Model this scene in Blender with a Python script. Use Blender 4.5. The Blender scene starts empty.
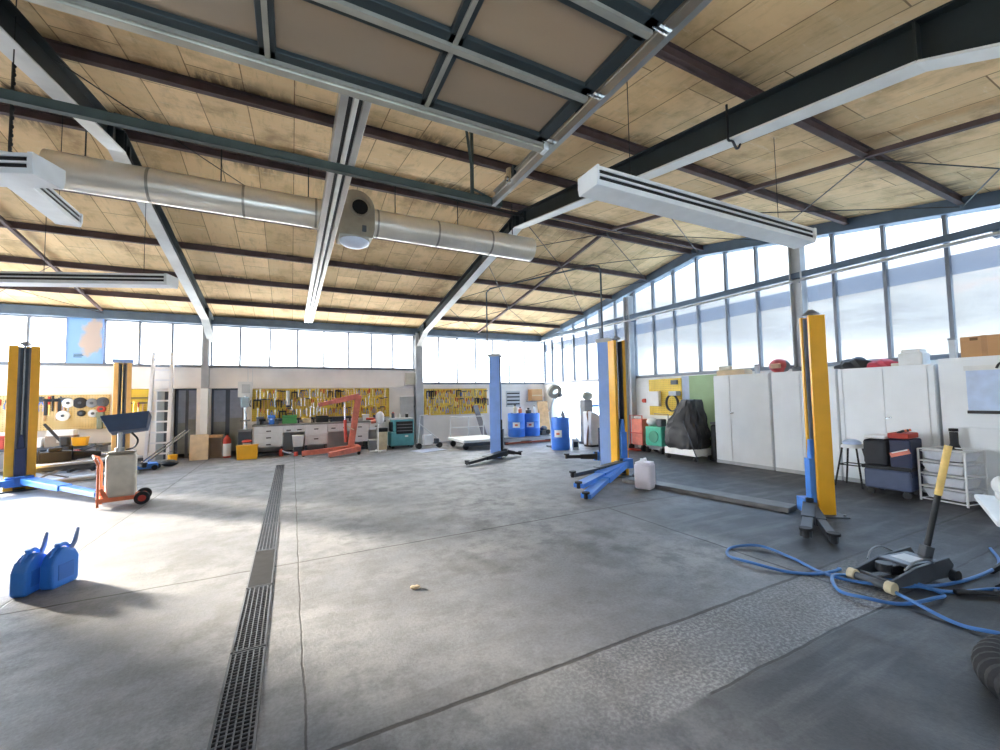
import bpy, bmesh, math, random
from mathutils import Vector, Matrix
random.seed(7)
sc = bpy.context.scene
C = sc.collection
R = math.radians

# ------------------------------------------------------------------ materials
def lin(h):
    h = h.lstrip('#'); o = []
    for i in (0, 2, 4):
        c = int(h[i:i+2], 16)/255
        o.append(c/12.92 if c <= .04045 else ((c+.055)/1.055)**2.4)
    return (*o, 1)
_m = {}
def mat(name, col, rough=.5, metal=0., var=.12, scale=6., bump=0., alpha=None):
    """principled with a cloudy variation (wear, dirt) of its base colour"""
    if name in _m: return _m[name]
    m = bpy.data.materials.new(name); m.use_nodes = True
    nt = m.node_tree; N = nt.nodes; L = nt.links
    p = N['Principled BSDF']; c = lin(col) if isinstance(col, str) else (*col, 1)
    p.inputs['Roughness'].default_value = rough; p.inputs['Metallic'].default_value = metal
    if var > 0:
        tc = N.new('ShaderNodeTexCoord'); n = N.new('ShaderNodeTexNoise'); n.inputs['Scale'].default_value = scale
        n.inputs['Detail'].default_value = 5
        r = N.new('ShaderNodeValToRGB'); r.color_ramp.elements[0].position = .3; r.color_ramp.elements[1].position = .7
        r.color_ramp.elements[0].color = tuple(x*(1-var) for x in c[:3]) + (1,)
        r.color_ramp.elements[1].color = tuple(min(1, x*(1+var*.5)) for x in c[:3]) + (1,)
        L.new(tc.outputs['Object'], n.inputs['Vector']); L.new(n.outputs['Fac'], r.inputs['Fac'])
        L.new(r.outputs['Color'], p.inputs['Base Color'])
        if bump:
            b = N.new('ShaderNodeBump'); b.inputs['Strength'].default_value = bump; b.inputs['Distance'].default_value = .01
            L.new(n.outputs['Fac'], b.inputs['Height']); L.new(b.outputs['Normal'], p.inputs['Normal'])
    else:
        p.inputs['Base Color'].default_value = c
    if name == 'plate': p.inputs['Specular IOR Level'].default_value = .1
    _m[name] = m
    return m

def nodes(name):
    m = bpy.data.materials.new(name); m.use_nodes = True
    _m[name] = m
    return m, m.node_tree.nodes, m.node_tree.links

class NB:
    """small helper to wire math nodes"""
    def __init__(s, nt): s.N = nt.nodes; s.L = nt.links
    def put(s, inp, v):
        if hasattr(v, 'is_linked') or hasattr(v, 'links'): s.L.new(v, inp)
        else: inp.default_value = v
    def m(s, op, a, b=None, c=None):
        n = s.N.new('ShaderNodeMath'); n.operation = op
        s.put(n.inputs[0], a)
        if b is not None: s.put(n.inputs[1], b)
        if c is not None: s.put(n.inputs[2], c)
        return n.outputs[0]
    def mr(s, v, a, b, c=0., d=1., smooth=True):
        n = s.N.new('ShaderNodeMapRange'); n.interpolation_type = 'SMOOTHSTEP' if smooth else 'LINEAR'
        s.put(n.inputs[0], v)
        for i, x in enumerate((a, b, c, d)): n.inputs[1+i].default_value = x
        return n.outputs[0]
    def noise(s, vec, scale, detail=4, rough=.55):
        n = s.N.new('ShaderNodeTexNoise'); n.inputs['Scale'].default_value = scale
        n.inputs['Detail'].default_value = detail; n.inputs['Roughness'].default_value = rough
        s.L.new(vec, n.inputs['Vector']); return n.outputs['Fac']
    def mix(s, f, a, b, mode='MIX'):
        n = s.N.new('ShaderNodeMix'); n.data_type = 'RGBA'; n.blend_type = mode
        s.put(n.inputs[0], f); s.put(n.inputs[6], a); s.put(n.inputs[7], b); return n.outputs[2]
    def mapping(s, vec, scale=(1, 1, 1), rot=(0, 0, 0), loc=(0, 0, 0)):
        n = s.N.new('ShaderNodeMapping'); n.inputs['Scale'].default_value = scale; n.inputs['Rotation'].default_value = rot
        n.inputs['Location'].default_value = loc; s.L.new(vec, n.inputs['Vector']); return n.outputs[0]
    def sep(s, vec):
        n = s.N.new('ShaderNodeSeparateXYZ'); s.L.new(vec, n.inputs[0]); return n.outputs
    def comb(s, x, y, z):
        n = s.N.new('ShaderNodeCombineXYZ')
        s.put(n.inputs[0], x); s.put(n.inputs[1], y); s.put(n.inputs[2], z); return n.outputs[0]

def floor_material():
    m, N, L = nodes('concrete_floor'); b = NB(m.node_tree); p = N['Principled BSDF']
    tc = N.new('ShaderNodeTexCoord').outputs['Object']
    x, y, z = b.sep(tc)
    n1 = b.noise(tc, .55, 6, .6); n2 = b.noise(tc, 3.5, 8, .7); n3 = b.noise(tc, 45, 4, .7)
    nw = b.noise(tc, 2.2, 5, .6)
    wob = b.m('MULTIPLY', b.m('SUBTRACT', nw, .5), .10)
    # old pale concrete slabs, worn and oily
    base = b.mix(b.mr(n1, .35, .68), lin('#707278'), lin('#919192'))
    base = b.mix(b.mr(n2, .42, .66), base, lin('#6c6d71'))
    # dark bitumen slabs: the whole edge along the cabinets and the strip by the door
    yz = b.m('ADD', y, wob); xz = b.m('ADD', x, b.m('MULTIPLY', wob, 4))
    d1 = b.mr(yz, 1.53, 1.56, 1., 0.)
    d1 = b.m('MULTIPLY', d1, b.mr(x, 1.2, 2.4))
    d2 = b.mr(b.m('ADD', b.m('MULTIPLY', b.m('SUBTRACT', n1, .5), 2.2), xz), 4.3, 6.4)
    d2 = b.m('MULTIPLY', d2, b.mr(y, 9.8, 7.8))
    d3 = b.m('MULTIPLY', b.mr(xz, 3.7, 4.5), b.mr(yz, 4.9, 3.6))
    dark = b.m('MAXIMUM', d1, b.m('MAXIMUM', d2, d3))
    asphalt = b.mix(b.mr(n2, .35, .7), lin('#1b1c1f'), lin('#2e2f32'))
    base = b.mix(b.m('MULTIPLY', dark, .88), base, asphalt)
    # worn rough strip with exposed aggregate between the two cross joints
    strip = b.m('MULTIPLY', b.m('MULTIPLY', b.mr(yz, 1.52, 1.58), b.mr(yz, 2.16, 2.08)), b.m('MULTIPLY', b.mr(xz, .9, 2.2), b.mr(xz, 5.2, 4.0)))
    agg = b.mix(b.mr(n3, .42, .62), lin('#545458'), lin('#949392'))
    base = b.mix(b.m('MULTIPLY', strip, .6), base, agg)
    # oil stains
    st = b.noise(b.mapping(tc, (1, 1, 1), loc=(3.1, 7.7, 0)), 1.1, 6, .65)
    base = b.mix(b.m('MULTIPLY', b.mr(st, .52, .68), .6), base, lin('#504f50'))
    bl = b.noise(b.mapping(tc, (1, 1, 1), loc=(13.1, 2.7, 0)), 5.5, 3, .5)
    base = b.mix(b.m('MULTIPLY', b.mr(bl, .68, .74), .35), base, lin('#565452'))
    tracks = b.noise(b.mapping(tc, (.35, 3.2, 1), rot=(0, 0, .6)), 1.6, 5, .6)
    base = b.mix(b.m('MULTIPLY', b.mr(tracks, .48, .70), .45), base, lin('#6b6a6c'))
    fine = b.mr(n3, .3, .7, .78, 1.14, False)
    base = b.mix(1., base, b.comb(fine, fine, fine), 'MULTIPLY')
    # joints of the slabs
    def seam(coord, at, w, lo=None, hi=None, other=None):
        d = b.m('ABSOLUTE', b.m('SUBTRACT', b.m('ADD', coord, b.m('MULTIPLY', wob, .45)), at))
        s = b.mr(d, w*.45, w, 1., 0.)
        if lo is not None: s = b.m('MULTIPLY', s, b.m('MULTIPLY', b.mr(other, lo-.02, lo+.02), b.mr(other, hi+.02, hi-.02)))
        return s
    s = seam(y, 2.12, .019)
    for a in ((y, 4.63, .016), (x, .075, .008), (x, -2.05, .012), (y, 9.1, .012), (x, 4.02, .018, -1, 4.63, y), (y, 1.545, .012, 2., 9, x)):
        s = b.m('MAXIMUM', s, seam(*a))
    base = b.mix(b.m('MULTIPLY', s, .86), base, lin('#2a2826'))
    L.new(base, p.inputs['Base Color'])
    L.new(b.mr(n2, .3, .75, .50, .74, False), p.inputs['Roughness'])
    bu = N.new('ShaderNodeBump'); bu.inputs['Strength'].default_value = .45; bu.inputs['Distance'].default_value = .012
    L.new(b.m('SUBTRACT', b.m('ADD', b.m('MULTIPLY', n3, .5), n2), b.m('MULTIPLY', s, .35)), bu.inputs['Height']); L.new(bu.outputs['Normal'], p.inputs['Normal'])
    return m

def ceiling_material():
    m, N, L = nodes('fibreboard_ceiling'); b = NB(m.node_tree); p = N['Principled BSDF']
    tc = N.new('ShaderNodeTexCoord').outputs['Object']
    x, y, z = b.sep(tc)
    br = N.new('ShaderNodeTexBrick'); L.new(b.comb(b.m('ADD', y, .3), x, 0.), br.inputs['Vector'])
    br.inputs['Scale'].default_value = 1.; br.inputs['Brick Width'].default_value = 1.48; br.inputs['Row Height'].default_value = .5
    br.inputs['Mortar Size'].default_value = .007; br.inputs['Mortar Smooth'].default_value = .3; br.offset = .42; br.inputs['Bias'].default_value = 0.
    br.inputs['Color1'].default_value = lin('#ecca98'); br.inputs['Color2'].default_value = lin('#d4b484'); br.inputs['Mortar'].default_value = lin('#8a6c48')
    n1 = b.noise(tc, 1.3, 7, .65); n2 = b.noise(b.mapping(tc, (.6, 3, 1)), 2.5, 6, .7)
    col = b.mix(b.m('MULTIPLY', b.mr(n1, .48, .72), .55), br.outputs['Color'], lin('#8f7248'))
    col = b.mix(b.m('MULTIPLY', b.mr(n2, .50, .75), .40), col, lin('#dcc79c'))
    # seepage stains hanging along the purlins
    d = b.m('ABSOLUTE', b.m('SUBTRACT', y, 7.))
    k = b.m('ABSOLUTE', b.m('SUBTRACT', b.m('FRACT', b.m('DIVIDE', b.m('SUBTRACT', d, 1.72), 1.47)), .0))
    near = b.m('MAXIMUM', b.mr(k, 0., .30, 1., 0.), b.mr(k, .86, 1., 0., 1.))
    n3 = b.noise(b.mapping(tc, (5.5, 1.0, 1)), 1.5, 6, .7); n4 = b.noise(tc, .8, 3, .5)
    stain = b.m('MULTIPLY', near, b.m('MULTIPLY', b.mr(n3, .40, .58), b.mr(n4, .42, .60)))
    col = b.mix(b.m('MULTIPLY', stain, .8), col, lin('#2b2119'))
    n5 = b.noise(b.mapping(tc, (1, 1, 1), loc=(4, 9, 0)), .9, 6, .7)
    col = b.mix(b.m('MULTIPLY', b.mr(n5, .54, .70), .5), col, lin('#7a5230'))
    n6 = b.noise(b.mapping(tc, (5., .8, 1), loc=(2, 2, 0)), 3., 7, .75); n7 = b.noise(b.mapping(tc, (1.6, 7., 1), loc=(7, 2, 0)), 2.2, 7, .75)
    col = b.mix(b.m('MULTIPLY', b.mr(n6, .50, .72), .35), col, lin('#7d6744'))
    col = b.mix(b.m('MULTIPLY', b.mr(n7, .56, .72), .38), col, lin('#f0e2c4'))
    L.new(col, p.inputs['Base Color']); p.inputs['Roughness'].default_value = .85
    return m

def pegboard_material(name, a, c):
    m, N, L = nodes(name); b = NB(m.node_tree); p = N['Principled BSDF']
    tc = N.new('ShaderNodeTexCoord').outputs['Object']; x, y, z = b.sep(tc)
    u = b.m('ADD', x, y)
    hx = b.m('ABSOLUTE', b.m('SUBTRACT', b.m('FRACT', b.m('MULTIPLY', u, 18)), .5)); hz = b.m('ABSOLUTE', b.m('SUBTRACT', b.m('FRACT', b.m('MULTIPLY', z, 18)), .5))
    hole = b.m('MULTIPLY', b.m('LESS_THAN', hx, .16), b.m('LESS_THAN', hz, .16))
    col = b.mix(b.mr(b.noise(tc, 2.5, 5), .35, .65), lin(a), lin(c))
    col = b.mix(b.m('MULTIPLY', hole, .7), col, lin('#4a3a14'))
    L.new(col, p.inputs['Base Color']); p.inputs['Roughness'].default_value = .5
    return m

def pane_material(name, clear, tint, gloss=.04, milky='#f2f6fa'):
    m, N, L = nodes(name); N.remove(N['Principled BSDF']); out = N['Material Output']
    tr = N.new('ShaderNodeBsdfTransparent'); tr.inputs[0].default_value = lin(tint)
    tl = N.new('ShaderNodeBsdfTranslucent'); tl.inputs[0].default_value = lin(milky)
    gl = N.new('ShaderNodeBsdfGlossy'); gl.inputs['Roughness'].default_value = .15
    a = N.new('ShaderNodeMixShader'); a.inputs[0].default_value = clear
    L.new(tl.outputs[0], a.inputs[1]); L.new(tr.outputs[0], a.inputs[2])
    c = N.new('ShaderNodeMixShader'); c.inputs[0].default_value = gloss
    L.new(a.outputs[0], c.inputs[1]); L.new(gl.outputs[0], c.inputs[2]); L.new(c.outputs[0], out.inputs[0])
    return m

# ------------------------------------------------------------------ mesh building
class B:
    def __init__(s): s.bm = bmesh.new()
    def _xf(s, vs, M): bmesh.ops.transform(s.bm, matrix=M, verts=vs)
    def box(s, x0, x1, y0, y1, z0, z1, rz=0, rx=0, ry=0, taper=1.):
        r = bmesh.ops.create_cube(s.bm, size=1); v = r['verts']
        for q in v:
            if taper != 1. and q.co.z < 0: q.co.x *= taper; q.co.y *= taper
        M = Matrix.Translation(((x0+x1)/2, (y0+y1)/2, (z0+z1)/2)) @ Matrix.Rotation(rz, 4, 'Z') @ Matrix.Rotation(ry, 4, 'Y') @ Matrix.Rotation(rx, 4, 'X') @ Matrix.Diagonal((x1-x0, y1-y0, z1-z0, 1))
        s._xf(v, M); return s
    def bar(s, a, b, w, h, up=(0, 0, 1), w2=None, h2=None):
        a, b = Vector(a), Vector(b); d = (b-a); u = Vector(up)
        if abs(d.normalized().dot(u)) > .99: u = Vector((0, 1, 0))
        sd = d.cross(u).normalized(); uu = sd.cross(d).normalized()
        w2 = w if w2 is None else w2; h2 = h if h2 is None else h2
        P = []
        for (p, ww, hh) in ((a, w, h), (b, w2, h2)):
            for i, j in ((-1, -1), (1, -1), (1, 1), (-1, 1)): P.append(s.bm.verts.new(p + sd*ww/2*i + uu*hh/2*j))
        for f in ((0, 1, 2, 3), (7, 6, 5, 4), (0, 4, 5, 1), (1, 5, 6, 2), (2, 6, 7, 3), (3, 7, 4, 0)):
            s.bm.faces.new([P[i] for i in f])
        return s
    def cyl(s, a, b, r, r2=None, n=16, cap=True):
        a, b = Vector(a), Vector(b); d = b-a; r2 = r if r2 is None else r2
        q = d.to_track_quat('Z', 'Y').to_matrix().to_4x4()
        M = Matrix.Translation((a+b)/2) @ q
        v = bmesh.ops.create_cone(s.bm, cap_ends=cap, segments=n, radius1=r, radius2=r2, depth=d.length)['verts']
        s._xf(v, M); return s
    def sph(s, c, r, sx=1, sy=1, sz=1, n=14):
        v = bmesh.ops.create_uvsphere(s.bm, u_segments=n, v_segments=max(6, n//2), radius=r)['verts']
        s._xf(v, Matrix.Translation(c) @ Matrix.Diagonal((sx, sy, sz, 1))); return s
    def tube(s, pts, r, n=8, closed=False):
        P = [Vector(p) for p in pts]; k = len(P); rings = []; prev = None
        rr = r if isinstance(r, (list, tuple)) else [r]*k
        for i, p in enumerate(P):
            a = P[i-1] if (i > 0 or closed) else p; b = P[(i+1) % k] if (i < k-1 or closed) else p
            t = (b-a).normalized()
            if prev is None:
                u = t.orthogonal().normalized()
            else:
                u = (prev - t*prev.dot(t)); u = u.normalized() if u.length > 1e-6 else t.orthogonal().normalized()
            prev = u; w = t.cross(u)
            rings.append([s.bm.verts.new(p + (u*math.cos(2*math.pi*j/n) + w*math.sin(2*math.pi*j/n))*rr[i]) for j in range(n)])
        for i in range(k if closed else k-1):
            A, Bb = rings[i], rings[(i+1) % k]
            for j in range(n): s.bm.faces.new((A[j], A[(j+1) % n], Bb[(j+1) % n], Bb[j]))
        if not closed:
            s.bm.faces.new(list(reversed(rings[0]))); s.bm.faces.new(rings[-1])
        return s
    def prism(s, poly, lo, hi, axis='z'):
        """polygon (u,v) extruded along an axis: z -> (x,y), x -> (y,z), y -> (x,z)"""
        def P(u, v, w): return {'z': (u, v, w), 'x': (w, u, v), 'y': (u, w, v)}[axis]
        A = [s.bm.verts.new(P(u, v, lo)) for u, v in poly]; Bv = [s.bm.verts.new(P(u, v, hi)) for u, v in poly]
        k = len(poly); s.bm.faces.new(A); s.bm.faces.new(list(reversed(Bv)))
        for i in range(k): s.bm.faces.new((A[i], Bv[i], Bv[(i+1) % k], A[(i+1) % k]))
        return s
    def lathe(s, prof, c=(0, 0, 0), n=24, axis='z', cap=True):
        rings = []
        for r, h in prof:
            ring = []
            for j in range(n):
                a = 2*math.pi*j/n; u, v = r*math.cos(a), r*math.sin(a)
                q = {'z': (u, v, h), 'x': (h, u, v), 'y': (u, h, v)}[axis]
                ring.append(s.bm.verts.new((c[0]+q[0], c[1]+q[1], c[2]+q[2])))
            rings.append(ring)
        for A, Bb in zip(rings, rings[1:]):
            for j in range(n): s.bm.faces.new((A[j], A[(j+1) % n], Bb[(j+1) % n], Bb[j]))
        if cap:
            s.bm.faces.new(list(reversed(rings[0]))); s.bm.faces.new(rings[-1])
        return s
    def move(s, M): bmesh.ops.transform(s.bm, matrix=M, verts=s.bm.verts); return s
    def build(s, name, m, parent=None, bev=0., smooth=False, loc=None, rz=0., sub=0):
        bmesh.ops.recalc_face_normals(s.bm, faces=s.bm.faces)
        me = bpy.data.meshes.new(name); s.bm.to_mesh(me); s.bm.free()
        if isinstance(m, str): m = _m[m]
        me.materials.append(m)
        o = bpy.data.objects.new(name, me); C.objects.link(o)
        if parent: o.parent = parent
        if loc: o.location = loc
        if rz: o.rotation_euler = (0, 0, rz)
        if smooth:
            for f in me.polygons: f.use_smooth = True
            md = o.modifiers.new('edge', 'EDGE_SPLIT'); md.split_angle = R(38)
        if bev:
            md = o.modifiers.new('bevel', 'BEVEL'); md.width = bev; md.segments = 2; md.limit_method = 'ANGLE'; md.angle_limit = R(40)
        if sub:
            md = o.modifiers.new('sub', 'SUBSURF'); md.levels = sub; md.render_levels = sub
        return o

def tag(o, label, cat, group=None, kind=None):
    o['label'] = label; o['category'] = cat
    if group: o['group'] = group
    if kind: o['kind'] = kind
    return o
def thing(name, label, cat, loc=(0, 0, 0), rz=0., group=None):
    o = bpy.data.objects.new(name, None); o.empty_display_size = .1; C.objects.link(o)
    o.location = loc; o.rotation_euler = (0, 0, rz)
    return tag(o, label, cat, group)
def struct(o): o['kind'] = 'structure'; return o
def dup(root, loc, rz=None, label=None, rot=None):
    r = root.copy(); C.objects.link(r); r.location = loc
    if rz is not None: r.rotation_euler = (0, 0, rz)
    if rot is not None: r.rotation_euler = rot
    if label: r['label'] = label
    for ch in list(root.children):
        c = ch.copy(); C.objects.link(c); c.parent = r
        for g in list(ch.children):
            d = g.copy(); C.objects.link(d); d.parent = c
    return r
def spline(P, k=8, closed=False):
    P = [Vector(p) for p in P]; n = len(P); out = []
    for i in range(n if closed else n-1):
        g = lambda j: P[j % n] if closed else P[max(0, min(n-1, j))]
        p0, p1, p2, p3 = g(i-1), g(i), g(i+1), g(i+2)
        for j in range(k):
            t = j/k
            out.append(.5*((2*p1)+(-p0+p2)*t+(2*p0-5*p1+4*p2-p3)*t*t+(-p0+3*p1-3*p2+p3)*t**3))
    if not closed: out.append(P[-1])
    return out

# palette
floor_m = floor_material(); ceil_m = ceiling_material()
mat('wall_paint', '#f0ece8', .8, var=.10, scale=1.5)
mat('wall_white', '#f0f2f0', .7, var=.10, scale=2)
mat('wall_green', '#9db78d', .7, var=.15, scale=2)
mat('wall_blue', '#b9c6dd', .7, var=.1)
mat('steel_blue', '#55677a', .5, .2, var=.2, scale=3)
mat('steel_dark', '#2c3436', .5, .3, var=.25, scale=2)
mat('steel_light', '#b9bcbf', .45, .2, var=.15, scale=3)
mat('flange_lit', '#d4d4d0', .5, .0, var=.2, scale=2)  # pale tone holds the light falling on the rafter undersides
mat('purlin_rust', '#5c4a48', .75, .0, var=.35, scale=4)
mat('mullion', '#7b8088', .5, .3, var=.1)
mat('alu', '#c0bfba', .32, .85, var=.12, scale=4)
mat('alu_dull', '#a9a598', .45, .6, var=.2, scale=5)
mat('galv', '#f2ebdd', .30, .45, var=.12, scale=2.5)
mat('rail_blue', '#4a5450', .5, .4, var=.2)
mat('yellow', '#f6b624', .4, 0, var=.12, scale=3)
mat('yellow_pale', '#f0c680', .5, 0, var=.15, scale=3)
mat('blue', '#4a8ce6', .42, 0, var=.2, scale=5)
mat('blue_pale', '#8fb2f2', .45, 0, var=.12, scale=3)
mat('blue_can', '#3a86e6', .35, 0, var=.08, scale=4)
mat('blue_drum', '#4382e4', .4, 0, var=.1)
mat('blue_dark', '#2b3a5a', .5, .1, var=.2)
mat('hose_blue', '#3d74b4', .4, 0, var=.1)
mat('black', '#1b1c1f', .5, 0, var=.2)
mat('black_matt', '#232427', .85, 0, var=.25, scale=8)
mat('rubber', '#2a2a2c', .75, 0, var=.2, scale=10)
mat('tarp_black', '#2c2d30', .55, 0, var=.25, scale=5, bump=.3)
mat('grey', '#7f8388', .5, .1, var=.15)
mat('grey_dark', '#4a4f55', .5, .2, var=.2)
mat('grey_light', '#c4c8cb', .5, 0, var=.1)
mat('white', '#e6e8e8', .45, 0, var=.07)
mat('white_dirty', '#d2cdc0', .55, 0, var=.22, scale=5)
mat('cabinet', '#edf1f4', .42, 0, var=.07, scale=1.5)
mat('red', '#c2402f', .5, 0, var=.2)
mat('red_pale', '#e0806a', .5, 0, var=.25, scale=6)
mat('red_tarp', '#c23f50', .6, 0, var=.3, scale=12)
mat('orange', '#e07a50', .5, 0, var=.2)
mat('green', '#5fae62', .5, 0, var=.15)
mat('green_mach', '#3fae92', .5, 0, var=.2)
mat('teal', '#62adb5', .45, 0, var=.15)
mat('chrome', '#c8ccd0', .2, 1., var=.05)
mat('wood', '#d0a878', .6, 0, var=.2, scale=8)
mat('wood_pale', '#e0caa8', .65, 0, var=.15, scale=6)
mat('wood_handle', '#e0bc6c', .5, 0, var=.15, scale=14)
mat('card', '#c79a6c', .8, 0, var=.1, scale=3)
mat('beige', '#d8c9a4', .55, 0, var=.2)
mat('paper_blue', '#c6d8f4', .3, 0, var=.12, scale=7)
mat('yard', '#bdb9b0', .8, 0, var=.1, scale=1)
mat('jug', '#e6dfe6', .4, 0, var=.06)
mat('tray_grey', '#d3d6dc', .4, 0, var=.1)
mat('label_white', '#f0efe9', .5, 0, var=0)
mat('grate', '#5d6066', .42, .7, var=.25, scale=14)
mat('plate', '#26282c', .9, 0, var=.3, scale=9)
mat('hole_shade', '#0c0c0e', .95, 0, var=0)  # near-black painted for the shade inside openings
mat('skin_tan', '#c9a285', .7, 0, var=.2)
peg = pegboard_material('pegboard_yellow', '#ecca48', '#dcb838')
peg2 = pegboard_material('pegboard_tan', '#e0c890', '#cdb070')
milky = pane_material('milky_pane', .22, '#fdfbf8', .03, '#f8f6f3')
clear = pane_material('window_glass', .95, '#eef2f4', .05)
bluestrip = pane_material('blue_film', .42, '#d2d0d0', .05, '#8e9098')

# ------------------------------------------------------------------ building shell
XL, XR, YN, YB, RY = -6.9, 9.35, -.5, 14.5, 7.0
def zroof(y): return 5.37 - .17*abs(y-RY)
struct(B().box(XL-.3, XR+.3, YN-.3, YB+2.6, -.3, 0).build('floor', floor_m))
b = B()
b.prism([(YN-.6, zroof(YN-.6)), (RY, zroof(RY)), (YB+.6, zroof(YB+.6)), (YB+.6, zroof(YB+.6)+.12), (RY, zroof(RY)+.12), (YN-.6, zroof(YN-.6)+.12)], XL-.4, XR+.4, 'x')
struct(b.build('ceiling', ceil_m))
# outside yard
struct(B().box(-45, XL-.3, -30, 50, -.35, -.05).build('ground', 'yard'))
struct(B().box(XR+.3, 50, -30, 50, -.35, -.05).build('ground', 'yard'))
struct(B().box(XL-.3, XR+.3, YB+2.6, 50, -.35, -.05).build('ground', 'yard'))
struct(B().box(XL-.3, XR+.3, -30, YN-.3, -.35, -.05).build('ground', 'yard'))

# back wall: solid up to 2.6 west of column B, to 2.1 east of it; two dark doorways
b = B()
for (x0, x1, z0, z1) in ((XL-.2, -2.98, 0, 2.62), (-2.98, -1.29, 2.0, 2.62), (-2.43, -2.11, 0, 2.0), (-1.29, 4.02, 0, 2.62), (4.02, XR+.2, 0, 2.12)):
    b.box(x0, x1, 14.46, 14.72, z0, z1)
b.box(XL-.2, XR+.2, 14.46, 14.72, 3.86, 4.12)
struct(b.build('wall_back', 'wall_paint'))
struct(B().box(XL, 4.02, 14.40, 14.47, 1.985, 2.03).build('trim_1', 'wall_paint', bev=.006))
struct(B().box(XL, 3.9, 14.39, 14.5, 2.59, 2.65).build('trim_2', 'mullion', bev=.006))
struct(B().box(4.1, XR, 14.39, 14.5, 2.09, 2.15).build('trim_3', 'mullion', bev=.006))
struct(B().box(XL, XR, 14.30, 14.46, 3.84, 4.08).build('trim_4', 'steel_blue', bev=.01))
# dark back room behind the doorways
b = B(); b.box(-3.4, -.9, 16.9, 17.0, 0, 2.5).box(-3.5, -3.4, 14.72, 17, 0, 2.5).box(-.9, -.8, 14.72, 17, 0, 2.5).box(-3.5, -.8, 14.72, 17, 2.5, 2.6)
struct(b.build('wall_storeroom', mat('room_grey', '#8b8f96', .8)))
def dark_door(name, x0, x1):
    r = bpy.data.objects.new(name, None); C.objects.link(r); r.location = (x0, 14.78, 0); r['kind'] = 'structure'
    w = x1-x0
    b = B(); b.box(0, .05, 0, .06, 0, 2.0).box(w-.05, w, 0, .06, 0, 2.0).box(0, w, 0, .06, 1.94, 2.0).box(w*.42, w*.55, 0, .06, 0, 1.94)
    b.build('door_frame', mat('door_dark', '#5b6472', .5), r)
    B().box(w*.52, w-.05, .02, .05, .12, 1.1).box(.05, w*.44, .02, .05, .12, 1.0).build('door_leaf', mat('door_grey', '#9a9f9c', .6), r)
    B().box(w*.52, w-.05, .025, .04, 1.1, 1.94).box(.05, w*.44, .025, .04, 1.0, 1.94).build('door_glass', mat('door_glassy', '#aab4c6', .25), r)
dark_door('door_1', -2.96, -2.43)
dark_door('door_2', -2.11, -1.29)

# right (gable) wall: solid to 2.1, bright doorway near the far corner
b = B()
b.box(XR, XR+.24, YN-.2, 10.9, 0, 2.1).box(XR, XR+.24, 13.9, YB+.2, 0, 2.1)
struct(b.build('wall_right', 'wall_white'))
struct(B().box(XR-.05, XR+.05, YN, YB, 2.08, 2.14).build('trim_5', 'mullion', bev=.006))
# left wall with its open gate, and near wall with the opening of the lifted sectional door
b = B()
b.box(XL-.24, XL, YN-.2, 9.95, 0, 3.5).box(XL-.24, XL, 14.25, YB+.2, 0, 3.5)
b.prism([(YN-.2, 3.42), (YB+.2, 3.42), (YB+.2, zroof(YB)+.02), (RY, zroof(RY)), (YN-.2, zroof(YN)+.02)], XL-.24, XL, 'x')
struct(b.build('wall_left', 'wall_paint'))
b = B(); b.box(XL-.2, -2.1, YN-.24, YN, 0, 4.15).box(1.95, XR+.2, YN-.24, YN, 0, 4.15).box(-2.1, 1.95, YN-.24, YN, 3.55, 4.15)
struct(b.build('wall_near', 'wall_paint'))

# windows of the back wall: one per bay, frame and panes
def window_back(name, xs, z0, z1, pane):
    r = bpy.data.objects.new(name, None); C.objects.link(r); r.location = (xs[0], 14.5, 0); r['kind'] = 'structure'
    b = B()
    for x in xs: b.box(x-xs[0]-.025, x-xs[0]+.025, -.06, .06, z0, z1)
    b.box(0, xs[-1]-xs[0], -.05, .05, z0, z0+.05).box(0, xs[-1]-xs[0], -.05, .05, z1-.05, z1)
    b.build('window_frame', 'mullion', r)
    B().box(0, xs[-1]-xs[0], -.006, .006, z0, z1).build('window_pane', pane, r)
window_back('window_1', [-6.63, -5.9, -5.18, -4.45, -3.73, -3.01, -2.3], 2.62, 3.86, milky)
window_back('window_2', [-2.1, -1.39, -.61, .15, .92, 1.68, 2.41, 3.13, 3.86], 2.62, 3.86, milky)
window_back('window_3', [4.15, 4.8, 5.52, 6.27, 7.0, 7.73, 8.43, 9.3], 2.12, 3.86, milky)
# windows of the gable wall
def gable_z(y): return 5.13 - .165*abs(y-RY)
def window_gable(name, ys):
    r = bpy.data.objects.new(name, None); C.objects.link(r); r.location = (XR+.06, ys[0], 0); r['kind'] = 'structure'
    y0 = ys[0]; b = B()
    for y in ys: b.box(-.05, .05, y-y0-.025, y-y0+.025, 2.1, gable_z(y)+.03)
    b.bar((0, 0, 2.13), (0, ys[-1]-y0, 2.13), .1, .06)
    b.build('window_frame', 'mullion', r)
    top = [(ys[-1]-y0, gable_z(ys[-1])+.03)] + ([(RY-y0, gable_z(RY)+.03)] if ys[0] < RY < ys[-1] else []) + [(0, gable_z(ys[0])+.03)]
    B().prism([(0, 2.1), (ys[-1]-y0, 2.1)] + top, -.006, .006, 'x').build('window_pane', clear, r)
    B().box(.02, .035, 0, ys[-1]-y0, 3.42, 3.74).build('transom_film', bluestrip, r)
window_gable('window_4', [9.45, 10.2, 10.95, 11.7, 12.45, 13.2, 13.9, 14.45])
window_gable('window_5', [4.72, 4.86, 5.6, 6.34, 7.13, 7.88, 8.61, 9.36])
window_gable('window_6', [-.4, .3, 1.05, 1.8, 2.57, 3.35, 4.12, 4.66])
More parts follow.
